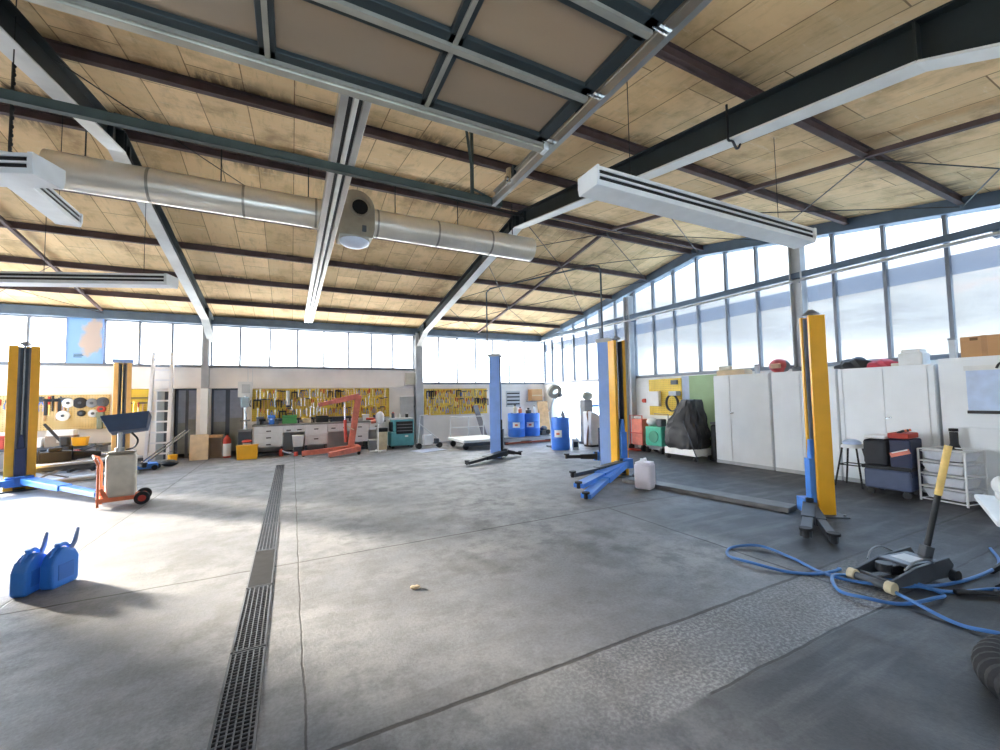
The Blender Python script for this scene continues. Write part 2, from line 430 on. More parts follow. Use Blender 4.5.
# gable edge beam under the roof
b = B()
for y0, y1 in ((YN, RY), (RY, YB)):
    b.prism([(y0, gable_z(y0)), (y1, gable_z(y1)), (y1, zroof(y1)+.01), (y0, zroof(y0)+.01)], XR-.08, XR+.2, 'x')
struct(b.build('trim_6', 'steel_blue'))

# columns
def column(x, y, z1, w, d, m, lower=None):
    b = B(); t = .02
    b.box(x-w/2, x+w/2, y-d/2, y-d/2+t, 0, z1).box(x-w/2, x+w/2, y+d/2-t, y+d/2, 0, z1).box(x-.012, x+.012, y-d/2, y+d/2, 0, z1)
    struct(b.build('steel_column', m, bev=.003))
    if lower: struct(B().box(x-w/2-.005, x+w/2+.005, y-d/2-.02, y+d/2+.03, 0, lower).build('column_casing', 'wall_white', bev=.01))
column(-2.21, 14.32, 3.9, .17, .2, 'steel_light', 1.98)
column(4.0, 14.3, 3.9, .26, .24, 'steel_light')
column(9.2, 9.4, 4.6, .2, .22, 'steel_light')
column(9.2, 4.66, 4.6, .2, .22, 'steel_light')

# rafters: tapered I-beams with a haunch at the eaves
def rafter(name, x, mw):
    T = lambda y: 5.22 - .172*abs(y-RY)
    Bo = lambda y: 4.95 - .178*abs(y-RY)
    lo = [(YN, 3.15), (1.15, Bo(1.15)), (RY, Bo(RY)), (13.35, Bo(13.35)), (14.35, 3.35)]
    hi = [(14.35, T(14.35)), (RY, T(RY)), (YN, T(YN))]
    r = bpy.data.objects.new(name, None); C.objects.link(r); r.location = (x, RY, 0); r['kind'] = 'structure'
    sh = lambda P: [(y-RY, z) for y, z in P]
    b = B(); b.prism(sh(lo+hi), -.006, .006, 'x')
    for y in (1.15, RY-.05, RY+.05, 13.35): b.box(-.09, .09, y-RY-.008, y-RY+.008, Bo(y), T(y))
    b.build('web', mw, r)
    b = B(); P = sh(hi)
    for p, q in zip(P, P[1:]): b.bar((0, *p), (0, *q), .18, .016)
    b.build('top_flange', mw, r)
    b = B(); P = sh(lo)
    for p, q in zip(P, P[1:]): b.bar((0, *p), (0, *q), .18, .018)
    b.build('bottom_flange', 'flange_lit', r)  # light on the underside put into a pale flange colour
    b = B()
    for y in (RY-.3, RY, RY+.3): b.box(-.06, .06, y-RY-.03, y-RY+.03, Bo(y)+.03, T(y)+.03)
    b.build('ridge_bracket', 'steel_dark', r)
rafter('rafter_beam', -2.1, 'steel_dark')
rafter('rafter_beam', 4.0, 'steel_dark')

# purlins
PU = [RY-.17, RY+.17] + [RY+1.72+1.47*k for k in range(4)] + [RY-1.72-1.47*k for k in range(4)]
for y in PU:
    z = 5.25 - .17*abs(y-RY)
    b = B(); b.box(XL, XR, y-.035, y+.035, z, z+.012).box(XL, XR, y-.035, y+.035, z+.108, z+.12).box(XL, XR, y-.006, y+.006, z, z+.12)
    struct(b.build('roof_purlin', 'purlin_rust'))
# slope struts in the end bays and wind bracing rods
for x in (-4.45, 6.27):
    for s in (-1, 1):
        b = B(); b.bar((x, RY+s*.2, 5.27-.034), (x, RY+s*7.2, 5.27-.17*7.2), .06, .06)
        struct(b.build('roof_strut', 'purlin_rust'))
k = 0
for (x0, x1) in ((4.05, 6.27), (6.27, 9.3)):
    for (ya, yb) in ((8.72, 11.66), (11.66, 14.3), (5.28, 2.34), (7.0, 8.72), (5.28, 7.0), (2.34, .9)):
        if x0 < 5 and ya < 6: continue
        for (p, q) in (((x0, ya), (x1, yb)), ((x0, yb), (x1, ya))):
            b = B(); b.cyl((p[0], p[1], 5.22-.17*abs(p[1]-RY)), (q[0], q[1], 5.22-.17*abs(q[1]-RY)), .009, n=6)
            struct(b.build('bracing_rod', 'black'))
for p, q in (((-2.1, 5.28), (.3, 8.7)), ((-6.8, 11.6), (-4.45, 14.3)), ((-6.8, 14.3), (-4.45, 11.6))):
    b = B(); b.cyl((p[0], p[1], 5.22-.17*abs(p[1]-RY)), (q[0], q[1], 5.22-.17*abs(q[1]-RY)), .007, n=6)
    struct(b.build('bracing_rod', 'black'))

# ------------------------------------------------------------------ hung from the roof
# spiral duct under the ridge, with a fan
d = thing('ventilation_duct', 'long silver sheet metal air duct hung under the ridge', 'duct', (0, 6.7, 0))
zc, rd = 4.42, .215
b = B(); b.cyl((-2.58, 0, zc), (.57, 0, zc), rd, n=40).cyl((1.13, 0, zc), (4.05, 0, zc), rd, n=40)
b.build('duct_pipe', 'galv', d, smooth=True)
for x in (-1.66, -.62, .30, 1.20, 2.2, 3.2):
    B().cyl((x-.015, 0, zc), (x+.015, 0, zc), rd+.006, n=40).build('joint_ring', 'alu_dull', d, smooth=True)
B().cyl((4.05, 0, zc), (4.09, 0, zc), rd+.004, n=40).cyl((-2.62, 0, zc), (-2.58, 0, zc), rd+.004, n=40).build('end_cap', 'galv', d, smooth=True)
for x in (-2.3, -.9, .2, 1.5, 2.6, 3.7):
    b = B(); b.cyl((x, 0, zc+rd), (x, 0, 5.25), .008, n=6); b.build('hanger_rod', 'black', d)
f = thing('extractor_fan', 'grey fan housing with round black inlet in the middle of the duct', 'fan', (.85, 6.5, 0))
b = B()
pts = [(-.24, 4.05), (.24, 4.05), (.27, 4.2), (.27, 4.5)] + [(.27*math.cos(a), 4.5+.27*math.sin(a)) for a in [math.pi*i/12 for i in range(1, 12)]] + [(-.27, 4.5), (-.27, 4.2)]
b.prism(pts, -.12, .36, 'y'); b.build('housing', 'alu_dull', f, bev=.015)
B().lathe([(.15, -.14), (.15, -.10), (.115, -.10), (.115, -.14)], (.05, 0, 4.50), 28, 'y', cap=False).build('inlet_ring', 'alu_dull', f, smooth=True)
B().cyl((.05, -.135, 4.50), (.05, -.122, 4.50), .115, n=28).build('inlet', 'hole_shade', f)  # flat black disc painting the shade inside the inlet hole
B().sph((0, .12, 4.05), .22, 1, 1, .45, 20).build('bottom_cap', mat('cap_white', '#dbe3f2', .4), f, smooth=True)
B().box(.08, .14, -.16, -.12, 4.13, 4.22).build('cable_gland', 'grey_dark', f, bev=.005)

# long extraction rail running front to back
d = thing('extraction_rail', 'double aluminium exhaust extraction rail running from the lifted door to the window wall', 'rail', (.43, 0, 3.98))
b = B()
b.box(-.115, -.055, 1.2, 13.6, -.05, .06).box(.055, .115, 1.2, 13.6, -.05, .06).box(-.115, .115, 1.2, 13.6, .06, .08)
b.build('channel', 'alu', d, bev=.004)
B().box(-.02, .02, 1.2, 13.6, -.06, -.02).build('rubber_lip', mat('rail_bright', '#e9e6dc', .3, .3), d, bev=.004)
B().box(-.055, -.02, 1.2, 13.6, -.02, .05).box(.02, .055, 1.2, 13.6, -.02, .05).build('slot', 'black', d)
for y in (3.9, 5.3, 8.7, 11.6): B().cyl((0, y, .08), (0, y, 5.25-.17*abs(y-RY)-3.98), .01, n=6).build('hanger_rod', 'black', d)

# fluorescent lights
def light(label, cx, cy, z, L, rz, group=None, hang=((-.35), (.35))):
    d = thing('fluorescent_light', label, 'light', (cx, cy, z), rz, group)
    h = L/2
    B().prism([(-.12, 0), (.12, 0), (.13, .045), (-.13, .045)], -h, h, 'x').build('reflector', 'white', d, bev=.004)
    B().box(-h+.02, h-.02, -.118, .118, .045, .135).build('louvre', 'black', d)
    B().box(-h, h, -.13, .13, .135, .165).build('light_housing', 'white', d, bev=.004)
    B().box(-h+.02, h-.02, -.13, -.10, .080, .098).box(-h+.02, h-.02, .10, .13, .080, .098).build('trim_rail', 'white', d)
    for s in (-1, 1): B().prism([(-.125, -.005), (.125, -.005), (.14, .06), (.14, .17), (-.14, .17), (-.14, .06)], s*h-.012, s*h+.03 if s > 0 else s*h+.012, 'x').build('end_cap', 'white', d, bev=.006)
    ca, sa = math.cos(rz), math.sin(rz)
    for k in hang:
        y = cy + sa*k*L; b = B(); b.cyl((k*L, 0, .165), (k*L, 0, zroof(y)-z-.01), .004, n=6); b.build('hanging_chain', 'black', d)
    return d
light('long white twin tube light hung in front of the gable windows', 3.97, 2.78, 3.40, 3.30, R(-.6))
light('white tube light hung beside the end of the duct', -3.4, 5.2, 3.42, 3.4, R(-21), hang=(.12, .42))
light('white tube light hung low before the milky back windows', -3.2, 8.5, 3.40, 3.2, R(-20), hang=(-.05, .38))
light('short white tube light pointing at the back wall under the roof', -2.62, 6.45, 3.93, 1.5, R(90))

# sectional door lifted under the roof
d = thing('sectional_door', 'lifted sectional garage door with dark frame and cloudy panes overhead', 'garage door', (-.14, 0, 3.60))
ys = [2.66, 2.11, 1.56, 1.01, .46, -.09]
pm, N_, L_ = nodes('door_pane'); N_.remove(N_['Principled BSDF'])
_t = N_.new('ShaderNodeBsdfTransparent'); _t.inputs[0].default_value = lin('#e6dfd4'); _d = N_.new('ShaderNodeBsdfDiffuse'); _d.inputs[0].default_value = lin('#b89f84')
_g = N_.new('ShaderNodeBsdfGlossy'); _g.inputs['Roughness'].default_value = .22; _a = N_.new('ShaderNodeMixShader'); _a.inputs[0].default_value = .52; _c = N_.new('ShaderNodeMixShader'); _c.inputs[0].default_value = .10
L_.new(_t.outputs[0], _a.inputs[1]); L_.new(_d.outputs[0], _a.inputs[2]); L_.new(_a.outputs[0], _c.inputs[1]); L_.new(_g.outputs[0], _c.inputs[2]); L_.new(_c.outputs[0], N_['Material Output'].inputs[0])
for i, (y1, y0) in enumerate(zip(ys, ys[1:])):
    b = B(); zz = 0.
    for y, t in ((y1-.05, .09), (y0+.03, .05)): b.box(-1.72, 1.88, y-t/2, y+t/2, zz-.02, zz+.03)
    for x in (-1.69, -.94, .0, .94, 1.85): b.box(x-.045, x+.045, y0, y1, zz-.02, zz+.03)
    s = b.build('door_section', 'steel_dark', d, bev=.004)
    b = B()
    for x in (-.94, .0, .94): b.box(x-.014, x+.014, y0+.02, y1-.02, zz-.03, zz-.015)
    b.box(-1.72, 1.88, y1-.035, y1+.005, zz-.045, zz-.015)
    b.build('aluminium_strip', 'alu_dull', s)
    B().box(-1.70, 1.86, y0+.02, y1-.04, zz+.01, zz+.016).build('panes', pm, s)
    for xa, xb in ((-1.79, -1.70), (1.86, 1.97)): B().cyl((xa, y1-.05, zz), (xb, y1-.05, zz), .022, n=10).build('roller', 'chrome', s)
# beige lip on the leading edge
B().box(-1.74, 1.9, 2.64, 2.70, -.06, .045).build('edge_seal', 'alu_dull', d, bev=.006)
for sx, lab in ((1, 'galvanised door track joined to the cross rail above the blue light beam'), (-1, 'galvanised door track near the dark rafter at the lifted door')):
    t = thing('door_track', lab.replace(' above the blue light beam', ', near the hanging twin tube light'), 'door track', (1.84 if sx > 0 else -1.93, 0, 3.6))
    b = B(); b.box(-.012, -.004, -.3, 3.72, -.04, .04).box(-.02, .02, -.3, 3.72, .034, .042).box(-.02, .02, -.3, 3.72, -.042, -.034)
    b.build('track_profile', 'alu', t)
    B().box(.02, .04, -.3, 3.72, .07, .12).box(.0, .04, -.3, 3.72, .115, .125).build('upper_angle', 'alu_dull', t)
    for y in (1.0, 2.3, 3.3): B().box(-.01, .03, y-.03, y+.03, .03, .16).build('bracket', 'steel_dark', t)
    B().box(-.05, .02, 2.68, 2.76, -.03, .10).build('end_stop', 'white', t, bev=.008)
    B().cyl((0, 3.35, .02), (.0, 3.35, .16), .04, n=12).cyl((-.05, 3.35, .06), (.05, 3.35, .06), .025, n=10).build('cable_pulley', 'chrome', t)
d = thing('track_support_rail', 'grey steel angle carrying the door tracks across the roof before the duct', 'rail', (0, 3.76, 3.62))
B().box(-6.5, 1.95, -.025, .025, -.035, -.025).box(-6.5, 1.95, .015, .025, -.03, .035).box(-6.5, 1.95, -.025, -.015, -.03, .035).build('angle_profile', 'rail_blue', d)
for x in (-5.2, -2.0, 1.62):
    B().box(x-.015, x+.015, -.015, .015, .0, 1.10).build('hanger', 'rail_blue', d)
B().bar((1.62, 0, .30), (1.15, -.75, .95), .025, .025).bar((1.62, 0, .1), (1.95, 0, .0), .015, .015).build('brace', 'rail_blue', d)
B().bar((-1.05, -.95, .28), (-2.05, .0, .80), .045, .045).build('brace', 'rail_blue', d)
# cable loop on the rafter
b = B(); b.tube(spline([(4.11, 2.53, 4.55), (4.11, 2.53, 4.3), (4.08, 2.53, 4.14), (4.02, 2.53, 4.08), (3.96, 2.53, 4.14), (3.89, 2.53, 4.14), (3.89, 2.53, 4.3), (3.89, 2.53, 4.5)], 5), .012, 6)
tag(b.build('cable_loop', 'black', smooth=True), 'black cable loop hanging round the dark rafter', 'cable')
b = B(); b.tube(spline([(-2.0, 6.55, 5.2), (-1.2, 6.5, 5.08), (-.2, 6.55, 5.12), (1.0, 6.5, 5.05), (2.4, 6.55, 5.02), (3.9, 6.6, 5.0)], 6), .014, 6)
tag(b.build('ridge_cable', 'black', smooth=True), 'black cable sagging along the roof ridge above the duct', 'cable')
# hydraulic pipe joining the two blue lift posts
b = B(); b.tube([(4.62, 9.86, 2.7), (4.62, 9.86, 4.38), (4.68, 9.75, 4.47), (5.9, 7.1, 4.47), (5.98, 6.95, 4.42), (6.0, 6.92, 4.3), (6.0, 6.92, 2.7)], .02, 8)
tag(b.build('hydraulic_pipe', 'grey_dark', smooth=True), 'grey pipe bridging over between the two blue lift posts', 'pipe')
# girt pipes across the gable windows
d = thing('window_girt', 'horizontal steel tubes running across the whole gable window wall', 'pipe', (9.17, 0, 3.9))
B().box(-.04, .04, YN, 14.3, -.0, .12).build('upper_tube', 'steel_blue', d, bev=.015)
B().cyl((-.05, YN, -.06), (-.05, 14.3, -.06), .03, n=14).build('lower_tube', 'steel_light', d, smooth=True)
for y in (2, 4.6, 9.3): B().box(.0, .16, y-.03, y+.03, -.09, .10).build('bracket', 'steel_blue', d)
# thin chains hanging at the west end of the duct
for x, y, zl in ((-2.85, 5.6, 3.55), (-3.15, 6.0, 3.55), (-2.35, 5.35, 3.9)):
    b = B(); z = zl; i = 0; zt = 5.22-.17*abs(y-RY)
    while z < zt:
        b.sph((x, y, z), .016, 1 if i % 2 else .45, .45 if i % 2 else 1, 1.5, 6); z += .042; i += 1
    tag(b.build('hanging_chain', 'black'), 'thin black chain hanging from the roof beside the duct end', 'chain', 'chains by the duct end')

# ------------------------------------------------------------------ floor: drain gratings, lift track
def grate(y0, y1, label, solid=False):
    t = thing('drain_grate', label, 'drain grate', (-.235, y0, .001), 0, 'drain covers')
    L = y1-y0-.012; w = .098
    b = B(); b.box(-w, -w+.012, 0, L, 0, .008).box(w-.012, w, 0, L, 0, .008).box(-w, w, 0, .012, 0, .008).box(-w, w, L-.012, L, 0, .008)
    b.build('rim', 'grate', t)
    if solid:
        B().box(-w+.01, w-.01, .01, L-.01, 0, .009).build('cover_plate', 'plate', t, bev=.002)
    else:
        b = B()
        for i in range(1, 6): x = -w+2*w*i/6; b.box(x-.0035, x+.0035, 0, L, 0, .008)
        b.build('bearing_bars', 'grate', t)
        b = B(); n = int(L/.03)
        for i in range(1, n): y = L*i/n; b.box(-w, w, y-.003, y+.003, 0, .0055)
        b.build('cross_bars', 'grate', t)
struct(B().box(-.335, -.135, 1.2, 11.75, .0002, .0012).build('drain_shade', 'hole_shade'))  # thin black sheet painting the shade below the gratings
ed = [(1.2, 2.17), (2.17, 3.19), (3.19, 4.2), (4.2, 5.17), (5.17, 6.23), (6.23, 7.3), (7.3, 8.4), (8.4, 9.5), (9.5, 10.6), (10.6, 11.72)]
nm = ['nearest the lifted door', 'second from the lifted door', 'just before the solid cover plate', '', 'just beyond the solid cover plate', 'second beyond the cover plate',
      'third beyond the cover plate', 'fourth beyond the cover plate', 'fifth beyond the cover plate', 'at the far end towards the long bench']
for (a, c), s in zip(ed, nm):
    grate(a, c, ('steel drain grating in the floor channel, ' + s) if s else 'solid dark steel plate covering one length of the floor drain', solid=not s)
d = thing('lift_floor_channel', 'flat dark steel channel on the floor joining the yellow lift posts', 'channel', (0, 0, 0))
b = B(); b.bar((5.55, 5.85, .035), (6.0, 3.25, .035), .30, .07); b.build('channel_cover', mat('channel_grey', '#6d6c6a', .6, .2, var=.25), d, bev=.01)

# ------------------------------------------------------------------ lift posts
def lift_post(label, x, y, face, h, w, dp, col, lin_m, side=None, cap='blue', lip=.3, arms=(), carr_z=.25, pump=False, cap_h=.0, cm='blue', lining='black'):
    """face: direction (dx,dy) the open channel looks to; local -Y looks there"""
    a = math.atan2(face[1], face[0]) + math.pi/2
    t = thing('lift_post', label, 'car lift', (x, y, 0), a)
    l = w*lip; tk = .02
    poly = [(-w/2, 0), (-w/2, dp), (w/2, dp), (w/2, 0), (w/2-l, 0), (w/2-l, tk), (w/2-tk, tk), (w/2-tk, dp-tk), (-w/2+tk, dp-tk), (-w/2+tk, tk), (-w/2+l, tk), (-w/2+l, 0)]
    B().prism(poly, .02, h).build('column', col, t, bev=.004)
    b = B(); b.box(-w/2+l*.9, w/2-l*.9, dp*.55, dp-tk-.001, .05, h-.03); b.build('channel_lining', lining, t)
    B().box(-w/2+l, -w/2+l+.025, .02, dp*.6, .05, h-.02).box(w/2-l-.025, w/2-l, .02, dp*.6, .05, h-.02).build('guide_rail', lin_m, t)
    b = B(); b.cyl((0, dp*.45, .1), (0, dp*.45, h+.02), .022, n=10); b.build('lifting_spindle', 'chrome', t)
    B().box(-w/2-.1, w/2+.1, -.08, dp+.1, 0, .02).build('base_plate', 'grey_dark', t, bev=.004)
    for sx in (-1, 1):
        for yy in (-.04, dp+.06): B().cyl((sx*(w/2+.06), yy, .02), (sx*(w/2+.06), yy, .045), .018, n=6).build('anchor_bolt', 'grey', t)
    b = B(); b.box(-w/2+l+.01, w/2-l-.01, -.06, dp*.5, carr_z-.1, carr_z+.55); b.prism([(-.05, carr_z+.55), (.05, carr_z+.55), (.02, carr_z+.8), (-.02, carr_z+.8)], -.03, .03, 'y')
    cg = b.build('carriage', cm, t, bev=.006)
    B().box(-w/2+.02, w/2-.02, -.16, -.03, carr_z-.14, carr_z+.04).build('arm_bracket', 'blue' if cm == 'blue_dark' else cm, cg, bev=.008)
    if cap_h: B().box(-w/2-.03, w/2+.03, -.03, dp+.03, h, h+cap_h).build('top_cover', cap, t, bev=.008)
    else: B().cyl((0, dp*.45, h), (0, dp*.45, h+.03), .03, n=12).cyl((0, dp*.45, h+.03), (0, dp*.45, h+.09), .10, .03, n=16).build('spindle_head', 'grey', t)
    if pump:
        B().box(-w/2-.08, -w/2, dp*.2, dp*.8, 1.2, 1.75).build('switch_box', mat('rust_box', '#9a5a4a', .5), t, bev=.01)
    Mi = (Matrix.Translation((x, y, 0)) @ Matrix.Rotation(a, 4, 'Z')).inverted()
    for (px, py, pz, am, ww) in arms:
        q = Mi @ Vector((px, py, pz)); sx = .1 if q.x > 0 else -.1
        p0 = Vector((sx, -.10, carr_z-.05)); mid = p0.lerp(q, .55)
        ar = B().bar(p0, mid, ww, .11, w2=ww*.85, h2=.095).bar(p0.lerp(q, .45), q, ww*.7, .07).build('arm', am, t, bev=.006)
        b = B(); b.cyl(q+Vector((0, 0, -.04)), q+Vector((0, 0, .045)), .03, n=12).cyl(q+Vector((0, 0, .04)), q+Vector((0, 0, .065)), .06, n=16); b.build('pad', 'rubber', ar, smooth=True)
        B().cyl(p0+Vector((0, 0, -.08)), p0+Vector((0, 0, .1)), .045, n=12).build('pivot_pin', 'grey_dark', ar)
    return t
mat('lining_grey', '#4d5b68', .5, .1, var=.2)
lift_post('yellow lift post by the grey metal cabinets with dark arms', 6.13, 3.06, (-.80, .60), 2.60, .24, .19, 'yellow', 'grey', lip=.2, lining='blue_dark', carr_z=.17,
          arms=((4.86, 2.52, .10, 'grey_dark', .15), (5.02, 2.34, .07, 'grey_dark', .12)))
lift_post('yellow lift post with blue arms beside the white plastic canister', 5.80, 6.2, (-.10, -1), 2.68, .27, .20, 'yellow', 'grey_dark', lip=.22, lining='blue_dark',
          arms=((4.10, 5.40, .16, 'blue', .26), (4.02, 5.12, .06, 'blue', .24), (4.25, 5.75, .26, 'grey_dark', .16)), carr_z=.32)
lift_post('blue lift post directly behind the yellow post near the white canister', 5.96, 6.98, (-.50, .86), 2.72, .30, .26, 'blue_pale', 'blue_dark', cap_h=.08, cap='steel_light', lip=.2,
          arms=((5.25, 7.3, .30, 'black', .12),), carr_z=.35, pump=True, cm='blue_dark')
lift_post('pale blue lift post standing alone before the yellow tool panel', 4.93, 9.74, (.80, -.60), 2.66, .30, .27, 'blue_pale', 'blue_dark', cap_h=.07, cap='steel_light', lip=.15, lining='blue_dark',
          arms=((3.66, 9.02, .07, 'black', .22), (5.5, 9.75, .07, 'black', .16)), carr_z=.20, cm='black')
lift_post('yellow lift post with blue arms beside the oil drain cart', -4.52, 11.0, (.38, -.92), 2.72, .40, .22, 'yellow', 'grey', lip=.30, lining='lining_grey', cm='blue_dark',
          arms=((-2.75, 8.95, .14, 'blue', .22), (-5.9, 9.7, .14, 'blue', .22)), carr_z=.24)
lift_post('yellow lift post with blue top cover next to the aluminium ladder', -3.72, 13.25, (.30, -.95), 2.60, .33, .22, 'yellow_pale', 'grey', cap_h=.09, cap='blue_pale', lip=.26, lining='lining_grey', cm='blue_dark',
          arms=((-3.0, 12.2, .16, 'grey_dark', .14),), carr_z=.3)

# ------------------------------------------------------------------ oil drain cart
d = thing('oil_drain_cart', 'beige oil canister on an orange wheeled frame with a dark tray on top', 'cart', (-2.40, 8.62, 0), R(10))
B().box(-.18, .18, -.13, .13, .13, .80).build('canister', 'white_dirty', d, bev=.04)
B().box(-.17, .17, -.12, .12, .80, .84).build('canister_top', mat('oily', '#8a8478', .5, var=.4, scale=12), d, bev=.02)
b = B()
for sy in (-.14, .14):
    b.tube([(-.25, sy, .02), (-.25, sy, .66), (-.29, sy, .76)], .018, 8).bar((-.26, sy, .12), (.22, sy, .12), .03, .06)
    b.bar((-.22, sy, .3), (-.14, sy, .12), .02, .05)
b.bar((-.25, -.15, .12), (-.25, .15, .12), .04, .06).bar((.2, -.15, .12), (.2, .15, .12), .04, .05).tube([(-.29, -.14, .76), (-.33, 0, .80), (-.29, .14, .76)], .016, 8)
b.build('cart_frame', 'orange', d, bev=.003)
for sy in (-.19, .19):
    w = B().lathe([(.045, -.025), (.085, -.025), (.1, -.015), (.1, .015), (.085, .025), (.045, .025)], (.27, sy, .1), 24, 'y').build('wheel', 'rubber', d, smooth=True)
    B().cyl((.27, sy-.03, .1), (.27, sy+.03, .1), .05, n=16).build('hub', 'red', w)
B().cyl((-.03, 0, .82), (-.03, 0, 1.15), .03, n=14).cyl((-.03, 0, .82), (-.03, 0, .90), .06, n=14).build('riser_tube', 'alu', d, smooth=True)
b = B(); P = [(-.17, -.16), (.27, -.16), (.27, .16), (-.17, .16)]; Q = [(-.26, -.22), (.33, -.22), (.33, .22), (-.26, .22)]
lo = [b.bm.verts.new((x, y, 0)) for x, y in P]; hi = [b.bm.verts.new((x, y, .26)) for x, y in Q]; li = [b.bm.verts.new((x*.93, y*.9, .25)) for x, y in Q]; bi = [b.bm.verts.new((x*.92, y*.9, .02)) for x, y in P]
for A, D in ((lo, hi), (hi, li), (li, bi)):
    for i in range(4): b.bm.faces.new((A[i], A[(i+1) % 4], D[(i+1) % 4], D[i]))
b.bm.faces.new(lo); b.bm.faces.new(bi)
b.move(Matrix.Translation((.03, 0, 1.14)) @ Matrix.Rotation(R(-6), 4, 'Y') @ Matrix.Rotation(R(-14), 4, 'X'))
b.build('drip_tray', mat('tray_blue', '#33496a', .45, var=.2), d, bev=.02)
b = B(); b.tube(spline([(.12, -.12, 1.13), (.2, -.2, 1.02), (.15, -.1, .9), (.05, 0, .86)], 5), .014, 6); b.build('drain_hose', 'black', d, smooth=True)

# two blue jerry cans
def can(label, x, y, rz):
    d = thing('watering_can', label, 'canister', (x, y, 0), rz, None); d.scale = (.74, .74, 1.03)
    b = B(); prof = [(-.15, 0), (.15, 0), (.165, .03), (.165, .22), (.12, .28), (-.02, .33), (-.12, .27), (-.165, .2), (-.165, .03)]
    b.prism(prof, -.075, .075, 'y'); b.build('can_body', 'blue_can', d, bev=.022)
    B().box(-.095, .095, -.081, -.070, .06, .19).build('side_panel', mat('blue_can_dark', '#2f74d2', .4, var=.05), d, bev=.004)
    b = B(); b.tube(spline([(-.12, 0, .25), (-.05, 0, .325), (.06, 0, .335), (.13, 0, .27)], 5), .018, 8); b.build('handle', 'blue_can', d, smooth=True)
    pts = spline([(.10, 0, .27), (.17, 0, .33), (.20, 0, .40), (.215, 0, .44)], 5)
    b = B(); b.tube(pts, [.032-.018*i/(len(pts)-1) for i in range(len(pts))], 10); b.build('spout', mat('spout_blue', '#7d93bd', .4), d, smooth=True)
    B().cyl((-.03, 0, .315), (-.035, 0, .355), .03, n=14).build('screw_cap', 'blue_can', d, smooth=True)
can('blue plastic watering can with grey spout standing away from the drain', -1.99, 5.06, R(76))
can('blue plastic watering can with grey spout on the side towards the drain', -1.83, 5.13, R(66))
b = B()
for i in range(5): b.sph((.95+random.uniform(-.03, .03), 3.52+random.uniform(-.025, .025), .015), .02, 1.2, .9, .7, 7)
tag(b.build('crumpled_paper', 'wood_pale'), 'small crumpled tan paper scrap on the open floor', 'litter')

# ------------------------------------------------------------------ white plastic canister by the yellow post
d = thing('plastic_canister', 'square milky white plastic canister on the floor beside the yellow post', 'canister', (5.40, 5.26, 0), R(25)); d.scale = (1.1, 1.1, 1.06)
B().box(-.13, .13, -.13, .13, 0, .40).build('canister_body', 'jug', d, bev=.035)
B().box(-.115, .115, -.115, .115, .395, .425).build('shoulder', 'jug', d, bev=.015)
b = B(); b.tube([(-.08, 0, .42), (-.06, 0, .47), (.04, 0, .47), (.06, 0, .42)], .016, 8); b.build('handle', 'jug', d, smooth=True)
B().cyl((.08, .07, .42), (.08, .07, .455), .028, n=14).build('screw_cap', 'white', d, smooth=True)

# ------------------------------------------------------------------ long bench, back wall
d = thing('workbench', 'long white workbench with drawer cabinets under the yellow tool panel', 'workbench', (-1.0, 13.72, 0))
B().box(0, 3.74, -.04, .66, .86, .91).build('worktop', mat('worktop', '#8d8c88', .55, var=.25), d, bev=.006)
def bench_cab(x0, x1, z0, rows, cols=1):
    cb = B().box(x0, x1, .0, .6, z0, .86).build('cabinet', 'white', d, bev=.005)
    for i in range(rows):
        for j in range(cols):
            zz0 = z0+.02+(.84-z0)*i/rows; zz1 = z0+(.84-z0)*(i+1)/rows; xa = x0+.015+(x1-x0-.02)*j/cols; xb = x0+(x1-x0-.01)*(j+1)/cols
            B().box(xa, xb, -.022, 0, zz0, zz1).build('drawer', 'white', cb, bev=.004)
            xm = (xa+xb)/2; B().box(xm-.06, xm+.06, -.045, -.022, zz1-.13, zz1-.10).build('handle', 'black', cb, bev=.003)
bench_cab(.05, .78, .26, 3); bench_cab(.78, 1.36, .66, 1, 2); bench_cab(1.36, 1.98, .25, 2); bench_cab(1.98, 2.66, .62, 1, 2); bench_cab(2.66, 3.2, .26, 2); bench_cab(3.2, 3.7, .62, 1, 1)
b = B()
for x in (.1, .75, 1.4, 1.95, 2.7, 3.15, 3.66): b.box(x-.03, x+.03, .05, .6, 0, .3 if x < 3.5 else .86)
b.box(0, 3.7, .1, .55, .0, .08); b.build('bench_frame', 'grey_dark', d)

# pegboards with hanging tools
d = thing('tool_board', 'long yellow pegboard tool panel above the white workbench', 'tool panel', (-1.06, 14.40, 0))
B().box(0, 4.05, .0, .058, 1.0, 1.97).build('pegboard', peg, d)
B().box(0, 4.05, -.03, .0, .98, 1.0).box(0, 4.05, -.012, .0, 1.955, 1.975).build('tray_edge', 'beige', d)
d = thing('tool_board', 'yellow pegboard tool panel under the windows between column and blue post', 'tool panel', (4.24, 14.40, 0))
B().box(0, 2.46, .0, .058, .98, 1.93).build('pegboard', peg, d)
B().box(0, 2.46, -.012, .0, 1.915, 1.935).build('top_edge', 'beige', d)
d = thing('tool_board', 'tan pegboard with discs and tools behind the yellow post', 'tool panel', (-6.5, 14.40, 0))
B().box(0, 2.2, .0, .058, .95, 1.84).build('pegboard', peg2, d)
d = thing('tool_board', 'small yellow tool panel beside the aluminium ladder', 'tool panel', (-3.98, 14.40, 0))
B().box(0, .55, .0, .058, 1.15, 1.98).build('pegboard', peg, d)
B().box(0, .55, -.1, .0, 1.72, 1.75).build('tray_edge', 'grey_dark', d)

